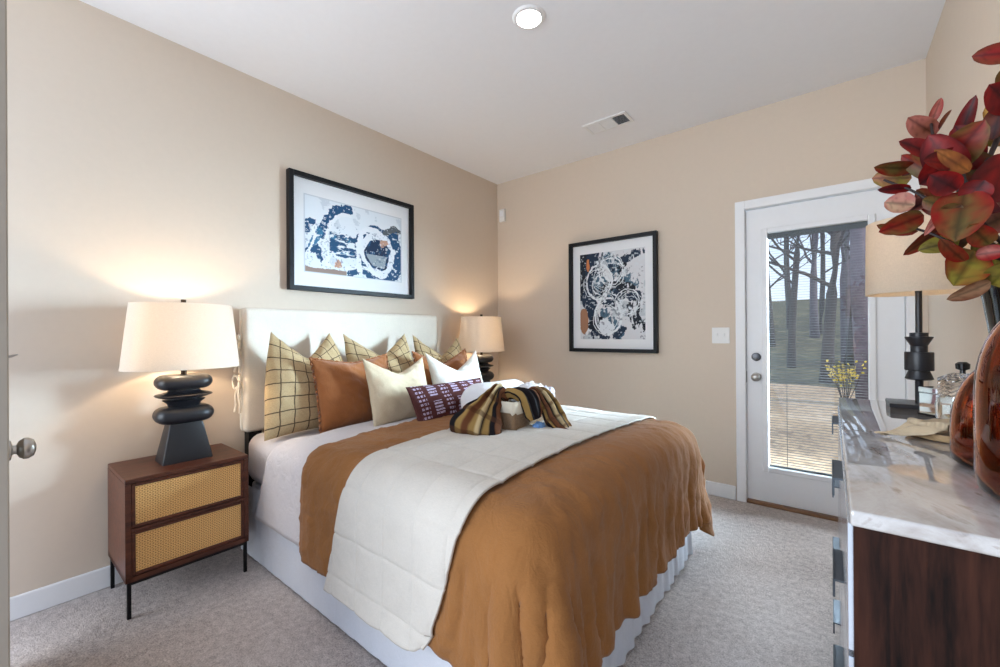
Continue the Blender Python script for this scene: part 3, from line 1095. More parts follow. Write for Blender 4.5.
# ---- bedding: one cloth draped over the mattress by simulation, layers cut from it
STEP = 0.024
gx0, gx1, gy0, gy1 = 0.27, 2.56, -2.945, -0.48
NI, NJ = int(round((gx1 - gx0) / STEP)) + 1, int(round((gy1 - gy0) / STEP)) + 1


def simulate():
    bm = nb()
    box(bm, (0.0, BY0 - 0.016, -0.02), (BX1 + 0.012, BY1 + 0.016, 0.652), 0.085, 5)
    bmesh.ops.subdivide_edges(bm, edges=[e for e in bm.edges if e.calc_length() > 0.2], cuts=18, use_grid_fill=True)
    for v in bm.verts:
        if v.co.z > 0.6:
            u = (v.co.y - BYC) / 0.75
            v.co.z += 0.03 * max(0, 1 - u * u)
    bm.normal_update()
    col = obj('collider_tmp', bm, M['sheet'], None)
    col.modifiers.new('c', 'COLLISION')
    col.collision.thickness_outer = 0.006
    col.collision.cloth_friction = 30
    bm = nb(); box(bm, (-2, -5, -0.2), (5, 2, 0.0)); fl = obj('floor_tmp', bm, M['sheet'], None, smooth=False)
    fl.modifiers.new('c', 'COLLISION')
    fl.collision.thickness_outer = 0.006
    G = np.zeros((NI, NJ, 3))
    G[..., 0] = np.linspace(gx0, gx1, NI)[:, None]
    G[..., 1] = np.linspace(gy0, gy1, NJ)[None]
    G[..., 2] = 0.735 + 0.004 * vnoise(G[..., 0], G[..., 1], 5, 3)
    me = grid_mesh('cloth_tmp', G)
    co = obj_me('cloth_tmp', me, M['sheet'])
    md = co.modifiers.new('cloth', 'CLOTH')
    s = md.settings
    s.quality = 7
    s.mass = 0.35
    s.tension_stiffness = 25
    s.compression_stiffness = 25
    s.shear_stiffness = 6
    s.bending_stiffness = 0.9
    s.air_damping = 2.5
    md.collision_settings.collision_quality = 4
    md.collision_settings.distance_min = 0.006
    md.collision_settings.use_self_collision = True
    md.collision_settings.self_distance_min = 0.01
    f0 = sc.frame_current
    md.point_cache.frame_start = 1
    md.point_cache.frame_end = 90
    for f in range(1, 86):
        sc.frame_set(f)
    dg = bpy.context.evaluated_depsgraph_get()
    ev = co.evaluated_get(dg)
    m2 = ev.to_mesh()
    a = np.empty(len(m2.vertices) * 3)
    m2.vertices.foreach_get('co', a)
    ev.to_mesh_clear()
    for o in (co, col, fl):
        d = o.data
        bpy.data.objects.remove(o)
        bpy.data.meshes.remove(d)
    sc.frame_set(f0)
    return a.reshape(NI, NJ, 3)


def smooth_grid(A, it=1):
    A = A.copy()
    for _ in range(it):
        B = A.copy()
        B[1:-1, 1:-1] = 0.5 * A[1:-1, 1:-1] + 0.125 * (A[2:, 1:-1] + A[:-2, 1:-1] + A[1:-1, 2:] + A[1:-1, :-2])
        B[0, 1:-1] = 0.5 * A[0, 1:-1] + 0.25 * (A[0, 2:] + A[0, :-2]); B[-1, 1:-1] = 0.5 * A[-1, 1:-1] + 0.25 * (A[-1, 2:] + A[-1, :-2])
        B[1:-1, 0] = 0.5 * A[1:-1, 0] + 0.25 * (A[2:, 0] + A[:-2, 0]); B[1:-1, -1] = 0.5 * A[1:-1, -1] + 0.25 * (A[2:, -1] + A[:-2, -1])
        A = B
    return A


def normals(A):
    di = np.gradient(A, axis=0)
    dj = np.gradient(A, axis=1)
    n = np.cross(di, dj)
    n /= np.linalg.norm(n, axis=-1, keepdims=True) + 1e-9
    return n


def sample(A, fi, fj):
    """bicubic (catmull-rom) sampling of grid A at fractional indices (arrays of equal shape)"""
    def wts(t):
        return (-0.5 * t + t ** 2 - 0.5 * t ** 3, 1 - 2.5 * t ** 2 + 1.5 * t ** 3, 0.5 * t + 2 * t ** 2 - 1.5 * t ** 3, -0.5 * t ** 2 + 0.5 * t ** 3)
    i0, j0 = np.floor(fi).astype(int), np.floor(fj).astype(int)
    wi, wj = wts(fi - i0), wts(fj - j0)
    out = 0
    for a in range(4):
        ia = np.clip(i0 + a - 1, 0, A.shape[0] - 1)
        for b in range(4):
            jb = np.clip(j0 + b - 1, 0, A.shape[1] - 1)
            out = out + A[ia, jb] * (wi[a] * wj[b])[..., None]
    return out


SIM = smooth_grid(simulate(), 2)
SN = smooth_grid(normals(SIM), 2)
SN /= np.linalg.norm(SN, axis=-1, keepdims=True)


def cloth_piece(name, x_a, x_b, y_a, y_b, res, off, mat, thick, disp=None, parent=None):
    """cut the rest-space rectangle x_a..x_b (functions of rest y or constants) out of the draped cloth"""
    nj = int((y_b - y_a) / res) + 1
    ni = int((2.3 if callable(x_a) or callable(x_b) else x_b - x_a) / res) + 1
    if callable(x_a) or callable(x_b):
        ni = int(0.8 / res) + 1
    if name == 'duvet':
        ni = int(1.8 / res) + 1
    v = np.linspace(y_a, y_b, nj)[None] * np.ones((ni, 1))
    xa = x_a(v) if callable(x_a) else x_a * np.ones_like(v)
    xb = x_b(v) if callable(x_b) else x_b * np.ones_like(v)
    u = xa + (xb - xa) * np.linspace(0, 1, ni)[:, None]
    fi, fj = (u - gx0) / STEP, (v - gy0) / STEP
    Pq = sample(SIM, fi, fj)
    Nq = sample(SN, fi, fj)
    Nq /= np.linalg.norm(Nq, axis=-1, keepdims=True) + 1e-9
    o = off + (disp(u, v) if disp else 0)
    Pq = Pq + Nq * (np.asarray(o)[..., None] if np.ndim(o) else o)
    Pq[..., 2] = np.maximum(Pq[..., 2], 0.012)
    uv = np.stack([u, v], -1)
    ob = obj_me(name, grid_mesh(name, Pq, uv), mat, parent, angle=0)
    md = ob.modifiers.new('solid', 'SOLIDIFY')
    md.thickness = thick
    md.offset = 1.0
    return ob


EY = BY0 - 0.02                           # rest y of the near top edge
sheet = cloth_piece('folded_sheet', lambda v: 0.30 + 0.30 * np.clip((v - EY + 0.42) / 0.6, 0, 1) + 0.012 * vnoise(v, v * 0, 6, 5, 2), 0.98, EY - 0.385, BY1 + 0.34, 0.02, 0.0, M['sheet'], 0.004,
                    lambda u, v: 0.003 * vnoise(u * 3, v, 9, 2))
tag(sheet, 'white top sheet hanging over the side of the bed near the pillows', 'sheet')


def duvet_disp(u, v):
    side = np.clip((EY + 0.06 - v) / 0.2, 0, 1) + np.clip((v - BY1 + 0.06) / 0.2, 0, 1)
    foot = np.clip((u - BX1 + 0.1) / 0.3, 0, 1)
    rip = side * 0.014 * vnoise(u * 1.0, v * 0.15, 11, 5, 2)
    ph = v * 2 * PI / 0.115 + 3.2 * vnoise(v, u * 0.3, 4, 11, 2)
    rip = rip + foot ** 1.2 * (0.005 * np.sin(ph) + 0.022 * vnoise(u * 0.22, v + 0.12 * vnoise(u, v, 3, 21, 2), 13, 6, 3)) * (1 - 0.6 * side)
    top = 0.008 * vnoise(u, v * 0.6, 5, 7, 3)
    cre = np.abs(vnoise(u * 0.5 + 0.5 * v, v - 0.35 * u, 9, 12, 3))
    fine = 0.0030 * vnoise(u + 0.3 * v, v - 0.2 * u, 26, 8, 2) + 0.006 * np.exp(-(cre / 0.07) ** 2)
    edge = np.clip((u - 0.84) / 0.08, 0, 1)
    return 0.02 * edge + rip + top + fine + 0.004


duvet = cloth_piece('duvet', lambda v: 0.855 + 0.03 * np.clip((v - EY) / 0.5, -1, 1) + 0.03 * vnoise(v, v * 0, 3, 2, 2), 2.52, EY - 0.40, BY1 + 0.38, 0.013, 0.008, M['duvet'], 0.006, duvet_disp)
tag(duvet, 'rust brown linen duvet draped over the foot of the bed', 'duvet')


def quilt_disp(u, v):
    d = 0.045 + 0.006 * vnoise(u, v * 0.6, 5, 7, 3)
    a = np.abs(np.mod(u / 0.155 + 0.3, 1) - 0.5) * 2
    b = np.abs(np.mod(v / 0.165, 1) - 0.5) * 2
    seam = np.maximum(0.6 * np.exp(-((1 - a) / 0.06) ** 2), np.exp(-((1 - b) / 0.06) ** 2))
    puff = 0.003 * (1 - a ** 4) * (1 - b ** 4)
    return d + puff - 0.0035 * seam + 0.0015 * vnoise(u, v, 22, 4, 3)


quilt = cloth_piece('quilted_coverlet', lambda v: 1.26 - 0.13 * np.clip((EY - v) / 0.5, 0, 1) + 0.02 * (v - EY), lambda v: 1.86 - 0.125 * np.clip((EY - v) / 0.5, 0, 1) + 0.02 * (v - EY),
                    EY - 0.425, BY1 + 0.40, 0.0065, 0.004, M['quilt'], 0.008, quilt_disp)
tag(quilt, 'cream square quilted coverlet laid across the rust duvet', 'coverlet')


def top_z(x, y, off=0.0):
    """height of the bed top at x, y"""
    d = (SIM[..., 0] - x) ** 2 + (SIM[..., 1] - y) ** 2 - SIM[..., 2] * 0.01
    i = np.unravel_index(np.argmin(d), d.shape)
    return float(SIM[i][2]) + off


# ------------------------------------------------------------------ pillows


def pillow(name, label, w, h, t, base, lean, mat, yawz=0.0, chop=0.0, tilt=0.0, seed=0.0, pinch=0.07, n=44, fringe=False, group=None, ear=0.0):
    u = np.linspace(-1, 1, n)
    U_, V_ = np.meshgrid(u, u, indexing='ij')
    # denser rim
    U_ = np.sin(U_ * PI / 2) * 0.55 + U_ * 0.45
    V_ = np.sin(V_ * PI / 2) * 0.55 + V_ * 0.45

    def side(s):
        prof = np.clip((1 - U_ ** 2), 0, 1) ** 0.55 * np.clip((1 - V_ ** 2), 0, 1) ** 0.55
        X = w / 2 * U_ * (1 - pinch * (1 - V_ ** 2) * U_ ** 2)
        Z = h / 2 * V_ * (1 - pinch * (1 - U_ ** 2) * V_ ** 2)
        up = np.clip((V_ + 1) / 2, 0, 1)
        dent = chop * np.clip(1 - np.abs(U_) ** 1.15, 0, 1) * up ** 2.2
        X = X * (1 - ear * up ** 2)
        Z = Z - dent
        th = t / 2 * prof * (1 - 0.35 * np.exp(-(U_ / 0.35) ** 2) * up * (1 if chop > 0.01 else 0))
        th = th * (1 + 0.12 * (1 - up))
        wr = 0.022 * vnoise(U_ + s * 3, V_, 2.6, seed + s, 4) * prof + 0.007 * np.sin((U_ * 9 + 3 * vnoise(U_, V_, 2, seed + 4, 2)) * 1.6) * np.abs(V_) ** 3 * prof ** 0.5 + 0.008 * vnoise((U_ + V_) * 2, (U_ - V_) * 0.6, 4, seed + 2 * s, 2) * (prof + 0.15) * (np.abs(U_) < 0.999) * (np.abs(V_) < 0.999)
        Y = s * (th + wr * (prof > 0.001))
        return np.stack([X, Y, Z + h / 2], -1)
    A, B = side(-1), side(1)
    bm = nb()
    uvl = bm.loops.layers.uv.new('UVMap')
    for s, G in ((-1, A), (1, B)):
        vs = [[bm.verts.new(G[i, j]) for j in range(n)] for i in range(n)]
        for i in range(n - 1):
            for j in range(n - 1):
                q = [(i, j), (i + 1, j), (i + 1, j + 1), (i, j + 1)]
                if s > 0:
                    q = q[::-1]
                f = bm.faces.new([vs[a][b] for a, b in q])
                for lp, (a, b) in zip(f.loops, q):
                    lp[uvl].uv = (float(U_[a, b]) * w / 2 / 0.6 + 0.5, float(V_[a, b]) * h / 2 / 0.6 + 0.5)
    bmesh.ops.remove_doubles(bm, verts=bm.verts, dist=0.0004)
    me = bpy.data.meshes.new(name)
    bm.to_mesh(me); bm.free()
    o = obj_me(name, me, mat, None, angle=0)
    # local -Y faces the foot of the bed (+X)
    o.matrix_world = Matrix.Translation(base) @ Matrix.Rotation(PI / 2 + yawz, 4, 'Z') @ Matrix.Rotation(tilt, 4, 'Y') @ Matrix.Rotation(lean, 4, 'X')
    tag(o, label, 'pillow', group)
    if fringe:
        bm = nb()
        for s0, s1 in (((-1, -1), (-1, 1)), ((-1, 1), (1, 1)), ((1, 1), (1, -1)), ((1, -1), (-1, -1))):
            pts = []
            for k in range(41):
                f = k / 40
                uu, vv = s0[0] + (s1[0] - s0[0]) * f, s0[1] + (s1[1] - s0[1]) * f
                X = w / 2 * uu * (1 - pinch * (1 - vv ** 2) * uu ** 2)
                Z = h / 2 * vv * (1 - pinch * (1 - uu ** 2) * vv ** 2) - chop * max(0, 1 - abs(uu) ** 1.15) * ((vv + 1) / 2) ** 2.2 + h / 2
                pts.append((X * 1.012, 0.004 * math.sin(k * 1.9), h / 2 + (Z - h / 2) * 1.012 + 0.003 * math.sin(k * 2.7)))
            tube(bm, pts, 0.0065, 6)
        obj('flange', bm, mat, o, angle=0)
    return o


ZT = 0.672
# three plaid shams against the headboard (lean negative = top back towards the headboard)
pillow('plaid_sham', 'tan windowpane plaid sham with brown lines, at the near end of the headboard', 0.60, 0.60, 0.20, (0.42, -2.155, 0.645), -0.34, M['plaid'], 0.05, 0.15, 0.02, 1, group='plaid shams along the headboard', ear=0.40)
pillow('plaid_sham', 'tan windowpane plaid sham against the middle of the headboard', 0.58, 0.575, 0.20, (0.41, -1.635, 0.66), -0.34, M['plaid'], 0.0, 0.15, 0.0, 2, group='plaid shams along the headboard', ear=0.14)
pillow('plaid_sham', 'tan windowpane plaid sham at the far end of the headboard, nearest the corner lamp', 0.54, 0.56, 0.20, (0.41, -1.10, 0.655), -0.34, M['plaid'], 0.0, 0.16, 0.05, 3, group='plaid shams along the headboard', ear=0.10)
pillow('throw_pillow', 'square rust pillow with frayed edge in front of the near plaid sham', 0.50, 0.41, 0.17, (0.55, -1.965, ZT - 0.005), -0.26, M['rust'], 0.0, 0.035, 0.0, 4, 0.04, fringe=True)
pillow('throw_pillow', 'square rust pillow half hidden behind the two ivory pillows', 0.52, 0.42, 0.17, (0.56, -1.24, ZT - 0.005), -0.26, M['rust'], 0.0, 0.09, 0.0, 5, 0.05, fringe=True)
pillow('throw_pillow', 'square cream slub pillow leaning between the rust pillow and the plum lumbar', 0.46, 0.40, 0.15, (0.74, -1.79, ZT + 0.0), -0.30, M['cream'], 0.04, 0.09, 0.03, 6)
pillow('throw_pillow', 'ivory pillow with a deep chopped top, behind the white towels', 0.48, 0.42, 0.15, (0.74, -1.29, ZT + 0.0), -0.30, M['cream_w'], -0.04, 0.13, 0.0, 7)
pillow('lumbar_pillow', 'plum brown lumbar pillow embroidered with rows of pale stitches', 0.62, 0.26, 0.13, (1.0, -1.60, ZT + 0.0), -0.46, M['lumbar'], 0.0, 0.0, 0.0, 8, 0.05)

# ------------------------------------------------------------------ gift basket on the coverlet
ZB = 0.718
gb = thing('basket', 'small brown woven basket with cream liner on the coverlet', 'basket', (1.475, -1.675, ZB), math.radians(3))
bm = nb()
ol = [rrect(0.088 + 0.014 * f, 0.172 + 0.016 * f, 0.02, 0.155 * f, 5) for f in (0, 0.02, 0.2, 0.4, 0.6, 0.8, 1.0)]
il = [rrect(0.081 + 0.014 * f, 0.165 + 0.016 * f, 0.02, 0.155 * f, 5) for f in (1.0, 0.5, 0.06)]
loft(bm, ol + il)
obj('woven_body', bm, M['basket'], gb, angle=0)
bm = nb()
ol = [[(x * (1 + 0.012 * math.sin(k * 2.1)), y * (1 + 0.008 * math.sin(k * 1.7)), z + (0.006 * math.sin(k * 1.3) if q < 2 else 0)) for k, (x, y, z) in enumerate(rrect(0.101 + a, 0.187 + a, 0.024, z_, 7))] for q, (a, z_) in enumerate(((0.001, 0.108), (0.005, 0.118), (0.006, 0.14), (0.006, 0.158), (0.001, 0.165), (-0.01, 0.16), (-0.013, 0.14), (-0.016, 0.12)))]
loft(bm, ol, True, False)
obj('liner', bm, M['liner'], gb, angle=0)


def blob(name, label, cat, loc, r, sx, sy, sz, amp, fr, mat, rz=0.0, seed=0):
    bm = nb()
    bmesh.ops.create_icosphere(bm, subdivisions=5, radius=1.0)
    for v in bm.verts:
        n = v.co.normalized()
        q = n * fr + Vector((seed, seed * 2, 0))
        k = 1 + amp * noise.noise(q) + amp * 0.5 * noise.noise(q * 2.3)
        v.co = Vector((n.x * sx * k, n.y * sy * k, max(n.z * sz * k, -0.82 * sz))) * r
    o = obj(name, bm, mat, None, angle=0)
    o.location = loc
    o.rotation_euler = (0, 0, rz)
    return tag(o, label, cat)


# rolled white towel leaning behind the basket: spiral roll
def towel_roll(label, a, b, rad):
    bm = nb()
    a, b = Vector(a), Vector(b)
    d = (b - a).normalized()
    s = d.cross(Vector((0, 0, 1))).normalized()
    up = s.cross(d)
    rings = []
    prof = [(0.0, 0.55), (0.02, 0.86), (0.1, 1.0), (0.3, 1.03), (0.5, 1.0), (0.7, 1.02), (0.9, 1.0), (0.98, 0.86), (1.0, 0.55)]
    for f, k in prof:
        c = a + (b - a) * f
        ring = []
        for i in range(40):
            th = 2 * PI * i / 40
            rr = rad * k * (1 + 0.05 * noise.noise(Vector((math.cos(th) * 2, math.sin(th) * 2, f * 4))) + (0.05 if 0 < i < 5 else 0))
            ring.append(c + (s * math.cos(th) + up * math.sin(th) * 0.86) * rr)
        rings.append(ring)
    loft(bm, rings)
    o = obj('rolled_towel', bm, M['towel'], None, angle=0)
    return tag(o, label, 'towel')


towel_roll('large rolled white towel lying between the plum lumbar and the basket', (1.235, -1.75, ZB + 0.11), (1.255, -1.36, ZB + 0.105), 0.118)
blob('bath_pouf', 'white fluffy bath pouf heaped in the far half of the basket', 'bath pouf', (1.47, -1.56, ZB + 0.15), 0.075, 1.1, 1.5, 0.9, 0.22, 3.2, M['towel'], seed=3)

blob('tissue_paper', 'crumpled pale tissue paper at the far end of the basket', 'tissue paper', (1.525, -1.50, ZB + 0.15), 0.05, 0.95, 1.1, 0.9, 0.3, 3.0, M['tissue'], seed=6)
blob('folded_cloth', 'pale blue folded cloth tucked under the scarf in front of the basket', 'cloth', (1.625, -1.715, ZB + 0.026), 0.04, 0.7, 1.0, 0.8, 0.25, 2.5, M['blue'], seed=9)


def scarf():
    tan, blk, brn, crm = L((146, 116, 66)), L((24, 20, 22)), L((104, 64, 40)), L((188, 164, 122))
    V, F, CC = [], [], []

    def flap(pts, side, wid, thk, pal, pleat, np_, npt=14, cross=0.0):
        path = spline(pts, npt)
        n, m = len(path), 72
        base = len(V)
        ln = 0.0
        for i, p in enumerate(path):
            f = i / (n - 1) * (len(wid) - 1)
            k = min(int(f), len(wid) - 2); g = f - k; g = g * g * (3 - 2 * g)
            w = wid[k] * (1 - g) + wid[k + 1] * g
            h = thk[k] * (1 - g) + thk[k + 1] * g
            pl = pleat[k] * (1 - g) + pleat[k + 1] * g
            d = path[min(i + 1, n - 1)] - path[max(i - 1, 0)]
            ln += d.length / 2
            d.normalize()
            a = Vector(side).normalized()
            a = (a - d * a.dot(d)).normalized()
            b = a.cross(d)
            for j in range(m):
                th = 2 * PI * j / m
                c, s_ = math.cos(th), math.sin(th)
                fold = 1 + pl * math.sin(np_ * c * 2.2 + 0.8 * math.sin(ln * 14)) + 0.4 * pl * math.sin(np_ * 2.7 * c + 1.7)
                q = p + a * (w * c) + b * (h * (abs(s_) ** 0.8) * (1 if s_ > 0 else -1) * fold)
                q += Vector((0, 0, 1)) * 0.006 * noise.noise(q * 30)
                q.z = max(q.z, ZB + 0.003)
                V.append(q)
                pos = (c * 0.5 + 0.5) * len(pal)
                col = pal[min(int(pos), len(pal) - 1)]
                if pos % 1.0 < 0.12:
                    col = blk
                if cross and (ln / cross) % 1.0 < 0.22:
                    col = col * 0.4 + brn * 0.3
                CC.append(col)
        for i in range(n - 1):
            for j in range(m):
                k = (j + 1) % m
                F.append((base + i * m + j, base + i * m + k, base + (i + 1) * m + k, base + (i + 1) * m + j))
        F.append(tuple(base + j for j in range(m))[::-1])
        F.append(tuple(base + (n - 1) * m + j for j in range(m)))
        return path
    z = ZB
    # big gathered flap hanging over the near end of the basket
    flap([(1.49, -1.80, z + 0.17), (1.478, -1.845, z + 0.195), (1.465, -1.885, z + 0.155), (1.452, -1.925, z + 0.095), (1.442, -1.95, z + 0.045), (1.438, -1.955, z + 0.008)],
         (0.92, 0.40, -0.05), [0.03, 0.032, 0.062, 0.105, 0.132, 0.118], [0.026, 0.03, 0.036, 0.05, 0.052, 0.03], [blk, tan, brn, tan, crm, tan, blk, brn], [0.5, 0.5, 0.4, 0.28, 0.15, 0.1], 4.5, cross=0.085)
    # black wrap over the long rim
    flap([(1.46, -1.80, z + 0.165), (1.53, -1.775, z + 0.195), (1.59, -1.755, z + 0.175), (1.612, -1.745, z + 0.11), (1.622, -1.74, z + 0.075)],
         (0.25, 0.97, 0), [0.045, 0.055, 0.062, 0.055, 0.04], [0.016, 0.02, 0.022, 0.02, 0.012], [tan, blk, blk, blk, brn], [0.3, 0.35, 0.35, 0.3, 0.2], 4)
    # looser tail falling to the coverlet
    e = flap([(1.53, -1.70, z + 0.165), (1.59, -1.665, z + 0.185), (1.635, -1.645, z + 0.135), (1.665, -1.635, z + 0.07), (1.705, -1.635, z + 0.028), (1.755, -1.65, z + 0.014), (1.80, -1.665, z + 0.008)],
             (0.45, 0.88, 0), [0.035, 0.045, 0.052, 0.058, 0.05, 0.032, 0.012], [0.018, 0.024, 0.026, 0.03, 0.024, 0.014, 0.006], [tan, brn, blk, crm, blk, tan, brn], [0.35, 0.4, 0.4, 0.35, 0.25, 0.2, 0.1], 4.5, cross=0.07)
    me = bpy.data.meshes.new('scarf')
    me.from_pydata([tuple(v) for v in V], [], F)
    at_ = me.color_attributes.new('Col', 'FLOAT_COLOR', 'POINT')
    at_.data.foreach_set('color', np.concatenate([np.array(CC), np.ones((len(CC), 1))], 1).astype(np.float32).ravel())
    o = obj_me('scarf', me, M['scarf'], None, angle=0)
    tag(o, 'black and tan plaid scarf draped over the basket', 'scarf')
    bm = nb()
    for k in range(9):
        p = e[-1] + Vector((-0.01, random.uniform(-0.008, 0.008), -0.002))
        tube(bm, spline([p, p + Vector((0.03, -0.012 + 0.004 * (k - 4), 0.0)), p + Vector((0.055 + 0.006 * (k % 3), -0.02 + 0.008 * (k - 4), -0.003))], 4), 0.0016, 5)
    obj('fringe', bm, M['stem'], o)


scarf()

# ------------------------------------------------------------------ dresser on the right
DZ = 0.93
DX0, DX1, DY0, DY1 = 2.727, W - 0.018, -2.56, -1.215
dr = thing('dresser', 'dark walnut dresser with marble top and silvered drawer fronts along the right wall', 'dresser', ((DX0 + DX1) / 2, (DY0 + DY1) / 2, 0))
ox, oy = (DX0 + DX1) / 2, (DY0 + DY1) / 2
hx, hy = (DX1 - DX0) / 2, (DY1 - DY0) / 2
bm = nb(); box(bm, (-hx, -hy, DZ - 0.024), (hx, hy, DZ), 0.004, 3); obj('marble_top', bm, M['marble'], dr, angle=40)
bm = nb()
box(bm, (-hx + 0.004, -hy + 0.012, 0.06), (hx, hy - 0.012, DZ - 0.024)); obj('carcass', bm, M['dark_walnut'], dr, smooth=False)
bm = nb()
box(bm, (-hx + 0.03, -hy + 0.03, 0), (hx - 0.02, hy - 0.03, 0.06)); obj('plinth', bm, M['dark_walnut'], dr, smooth=False)
rows = [(0.075, 0.255), (0.265, 0.475), (0.485, 0.695), (0.705, DZ - 0.03)]
for c in (0, 1):
    y0 = -hy + 0.03 + c * (hy - 0.028)
    y1 = y0 + hy - 0.034
    for z0, z1 in rows:
        bm = nb(); box(bm, (-hx - 0.003, y0, z0), (-hx + 0.012, y1, z1), 0.001, 1); d_ = obj('drawer', bm, M['silver'], dr, smooth=False)
        bm = nb(); ym = (y0 + y1) / 2
        box(bm, (-hx - 0.021, ym - 0.075, z1 - 0.038), (-hx - 0.017, ym + 0.075, z1 - 0.001), 0.001, 1)
        box(bm, (-hx - 0.017, ym - 0.075, z1 - 0.005), (-hx - 0.0025, ym + 0.075, z1 - 0.001))
        obj('pull', bm, M['pull'], d_, smooth=False)

# lamp on the dresser
t = thing('table_lamp', 'black turned candlestick lamp with oatmeal drum shade on the dresser', 'lamp', (2.945, -1.318, DZ))
bm = nb(); box(bm, (-0.082, -0.075, 0), (0.052, 0.075, 0.014), 0.002, 1); obj('base', bm, M['lamp_black'], t, smooth=False)
bm = nb(); lathe(bm, [(0.011, 0.014), (0.011, 0.092), (0.012, 0.094)], n=20); obj('stem', bm, M['lamp_black'], t)
bm = nb(); lathe(bm, [(0.03, 0.094), (0.037, 0.098), (0.028, 0.124), (0.028, 0.126), (0.0365, 0.127), (0.0375, 0.13), (0.0375, 0.188), (0.0365, 0.191), (0.022, 0.191), (0.022, 0.211), (0.0215, 0.212), (0.036, 0.24), (0.036, 0.244), (0.024, 0.245), (0.024, 0.258), (0.009, 0.259), (0.009, 0.45), (0.018, 0.452), (0.018, 0.49), (0.01, 0.492)], n=36)
obj('turned_column', bm, M['lamp_black'], t, angle=30)
bm = nb(); lathe(bm, [(0.01, 0.492), (0.028, 0.53), (0.03, 0.555), (0.016, 0.582), (0.003, 0.588)], n=16); obj('bulb', bm, M['bulb'], t)
bm = nb(); lathe(bm, [(0.14, 0.395), (0.137, 0.65), (0.135, 0.65), (0.138, 0.395), (0.14, 0.395)], n=56, caps=False)
bmesh.ops.remove_doubles(bm, verts=bm.verts, dist=1e-5)
sh = obj('lamp_shade', bm, M['shade_dim'], t, angle=50)
bm = nb()
for a in (0.3, 0.3 + 2 * PI / 3, 0.3 + 4 * PI / 3):
    tube(bm, [(0.008 * math.cos(a), 0.008 * math.sin(a), 0.5), (0.137 * math.cos(a), 0.137 * math.sin(a), 0.64)], 0.0016, 6)
obj('spider', bm, M['bronze'], sh)
add_light('bulb_light', 'POINT', (2.945, -1.318, DZ + 0.575), 2.2, (1.0, 0.72, 0.45), shadow_soft_size=0.03)

# mirrored box
t = thing('mirrored_box', 'small mirrored trinket box between the lamp base and the crystal jar', 'box', (2.985, -1.515, DZ), math.radians(38))
bm = nb(); box(bm, (-0.04, -0.05, 0), (0.04, 0.05, 0.07), 0.002, 1); obj('body', bm, M['mirror'], t, smooth=False)
bm = nb(); box(bm, (-0.0415, -0.0515, 0.071), (0.0415, 0.0515, 0.088), 0.002, 1); obj('lid', bm, M['mirror'], t, smooth=False)
bm = nb(); box(bm, (-0.0425, -0.0525, 0), (0.0425, 0.0525, 0.006)); obj('base_rim', bm, M['black_metal'], t, smooth=False)

# crystal jar with diamond cut lid
t = thing('crystal_jar', 'clear crystal jar with diamond cut lid and black knob on the dresser', 'jar', (2.996, -1.63, DZ))
bm = nb(); lathe(bm, [(0.03, 0), (0.048, 0.002), (0.054, 0.012), (0.056, 0.05), (0.052, 0.07), (0.046, 0.078), (0.043, 0.078), (0.048, 0.066), (0.051, 0.05), (0.049, 0.014), (0.03, 0.008)], n=40); obj('bowl', bm, M['glass'], t)
bm = nb()
rings = []
for k in range(13):
    f = k / 12
    r = 0.048 if f < 0.75 else 0.048 - 0.03 * (f - 0.75) / 0.25
    rings.append([((r + (0.0025 if (i + k) % 2 else 0)) * math.cos(2 * PI * i / 32), (r + (0.0025 if (i + k) % 2 else 0)) * math.sin(2 * PI * i / 32), 0.079 + 0.065 * f) for i in range(32)])
loft(bm, rings)
obj('lid', bm, M['glass'], t, smooth=False)
bm = nb(); lathe(bm, [(0.006, 0.144), (0.006, 0.152), (0.014, 0.156), (0.015, 0.17), (0.008, 0.176)], n=20); obj('knob', bm, M['black_gloss'], t)

# round wooden tray and napkin
t = thing('tray', 'round pale wooden tray under a beige napkin on the dresser', 'tray', (2.955, -1.87, DZ))
bm = nb(); lathe(bm, [(0.085, 0), (0.098, 0.004), (0.104, 0.02), (0.1, 0.02), (0.094, 0.009), (0.02, 0.008)], n=48); obj('dish', bm, M['tray'], t)
nu, nv = 60, 34
P = np.zeros((nu, nv, 3))
for i in range(nu):
    f = i / (nu - 1)
    wdt = 0.004 + 0.075 * min(1, f * 1.7)
    for j in range(nv):
        g = j / (nv - 1) * 2 - 1
        x = 2.80 + 0.175 * f + 0.01 * g
        y = -1.955 + 0.10 * f + wdt * g
        rim = math.hypot(x - 2.955, y + 1.87)
        base = DZ + 0.004 + (0.021 * math.exp(-((rim - 0.1) / 0.035) ** 2)) + (0.010 if rim < 0.1 else 0)
        P[i, j] = (x, y, base + 0.013 * f * abs(math.sin(g * 4.2 + f * 2.2)) + 0.004 * float(vnoise(f * 5, g * 2, 1, 4)) + 0.004)
o = obj_me('napkin', grid_mesh('napkin', P), M['napkin'], None, angle=0)
md = o.modifiers.new('solid', 'SOLIDIFY'); md.thickness = 0.003; md.offset = 1
tag(o, 'beige linen napkin folded to a point, spilling off the wooden tray', 'napkin')


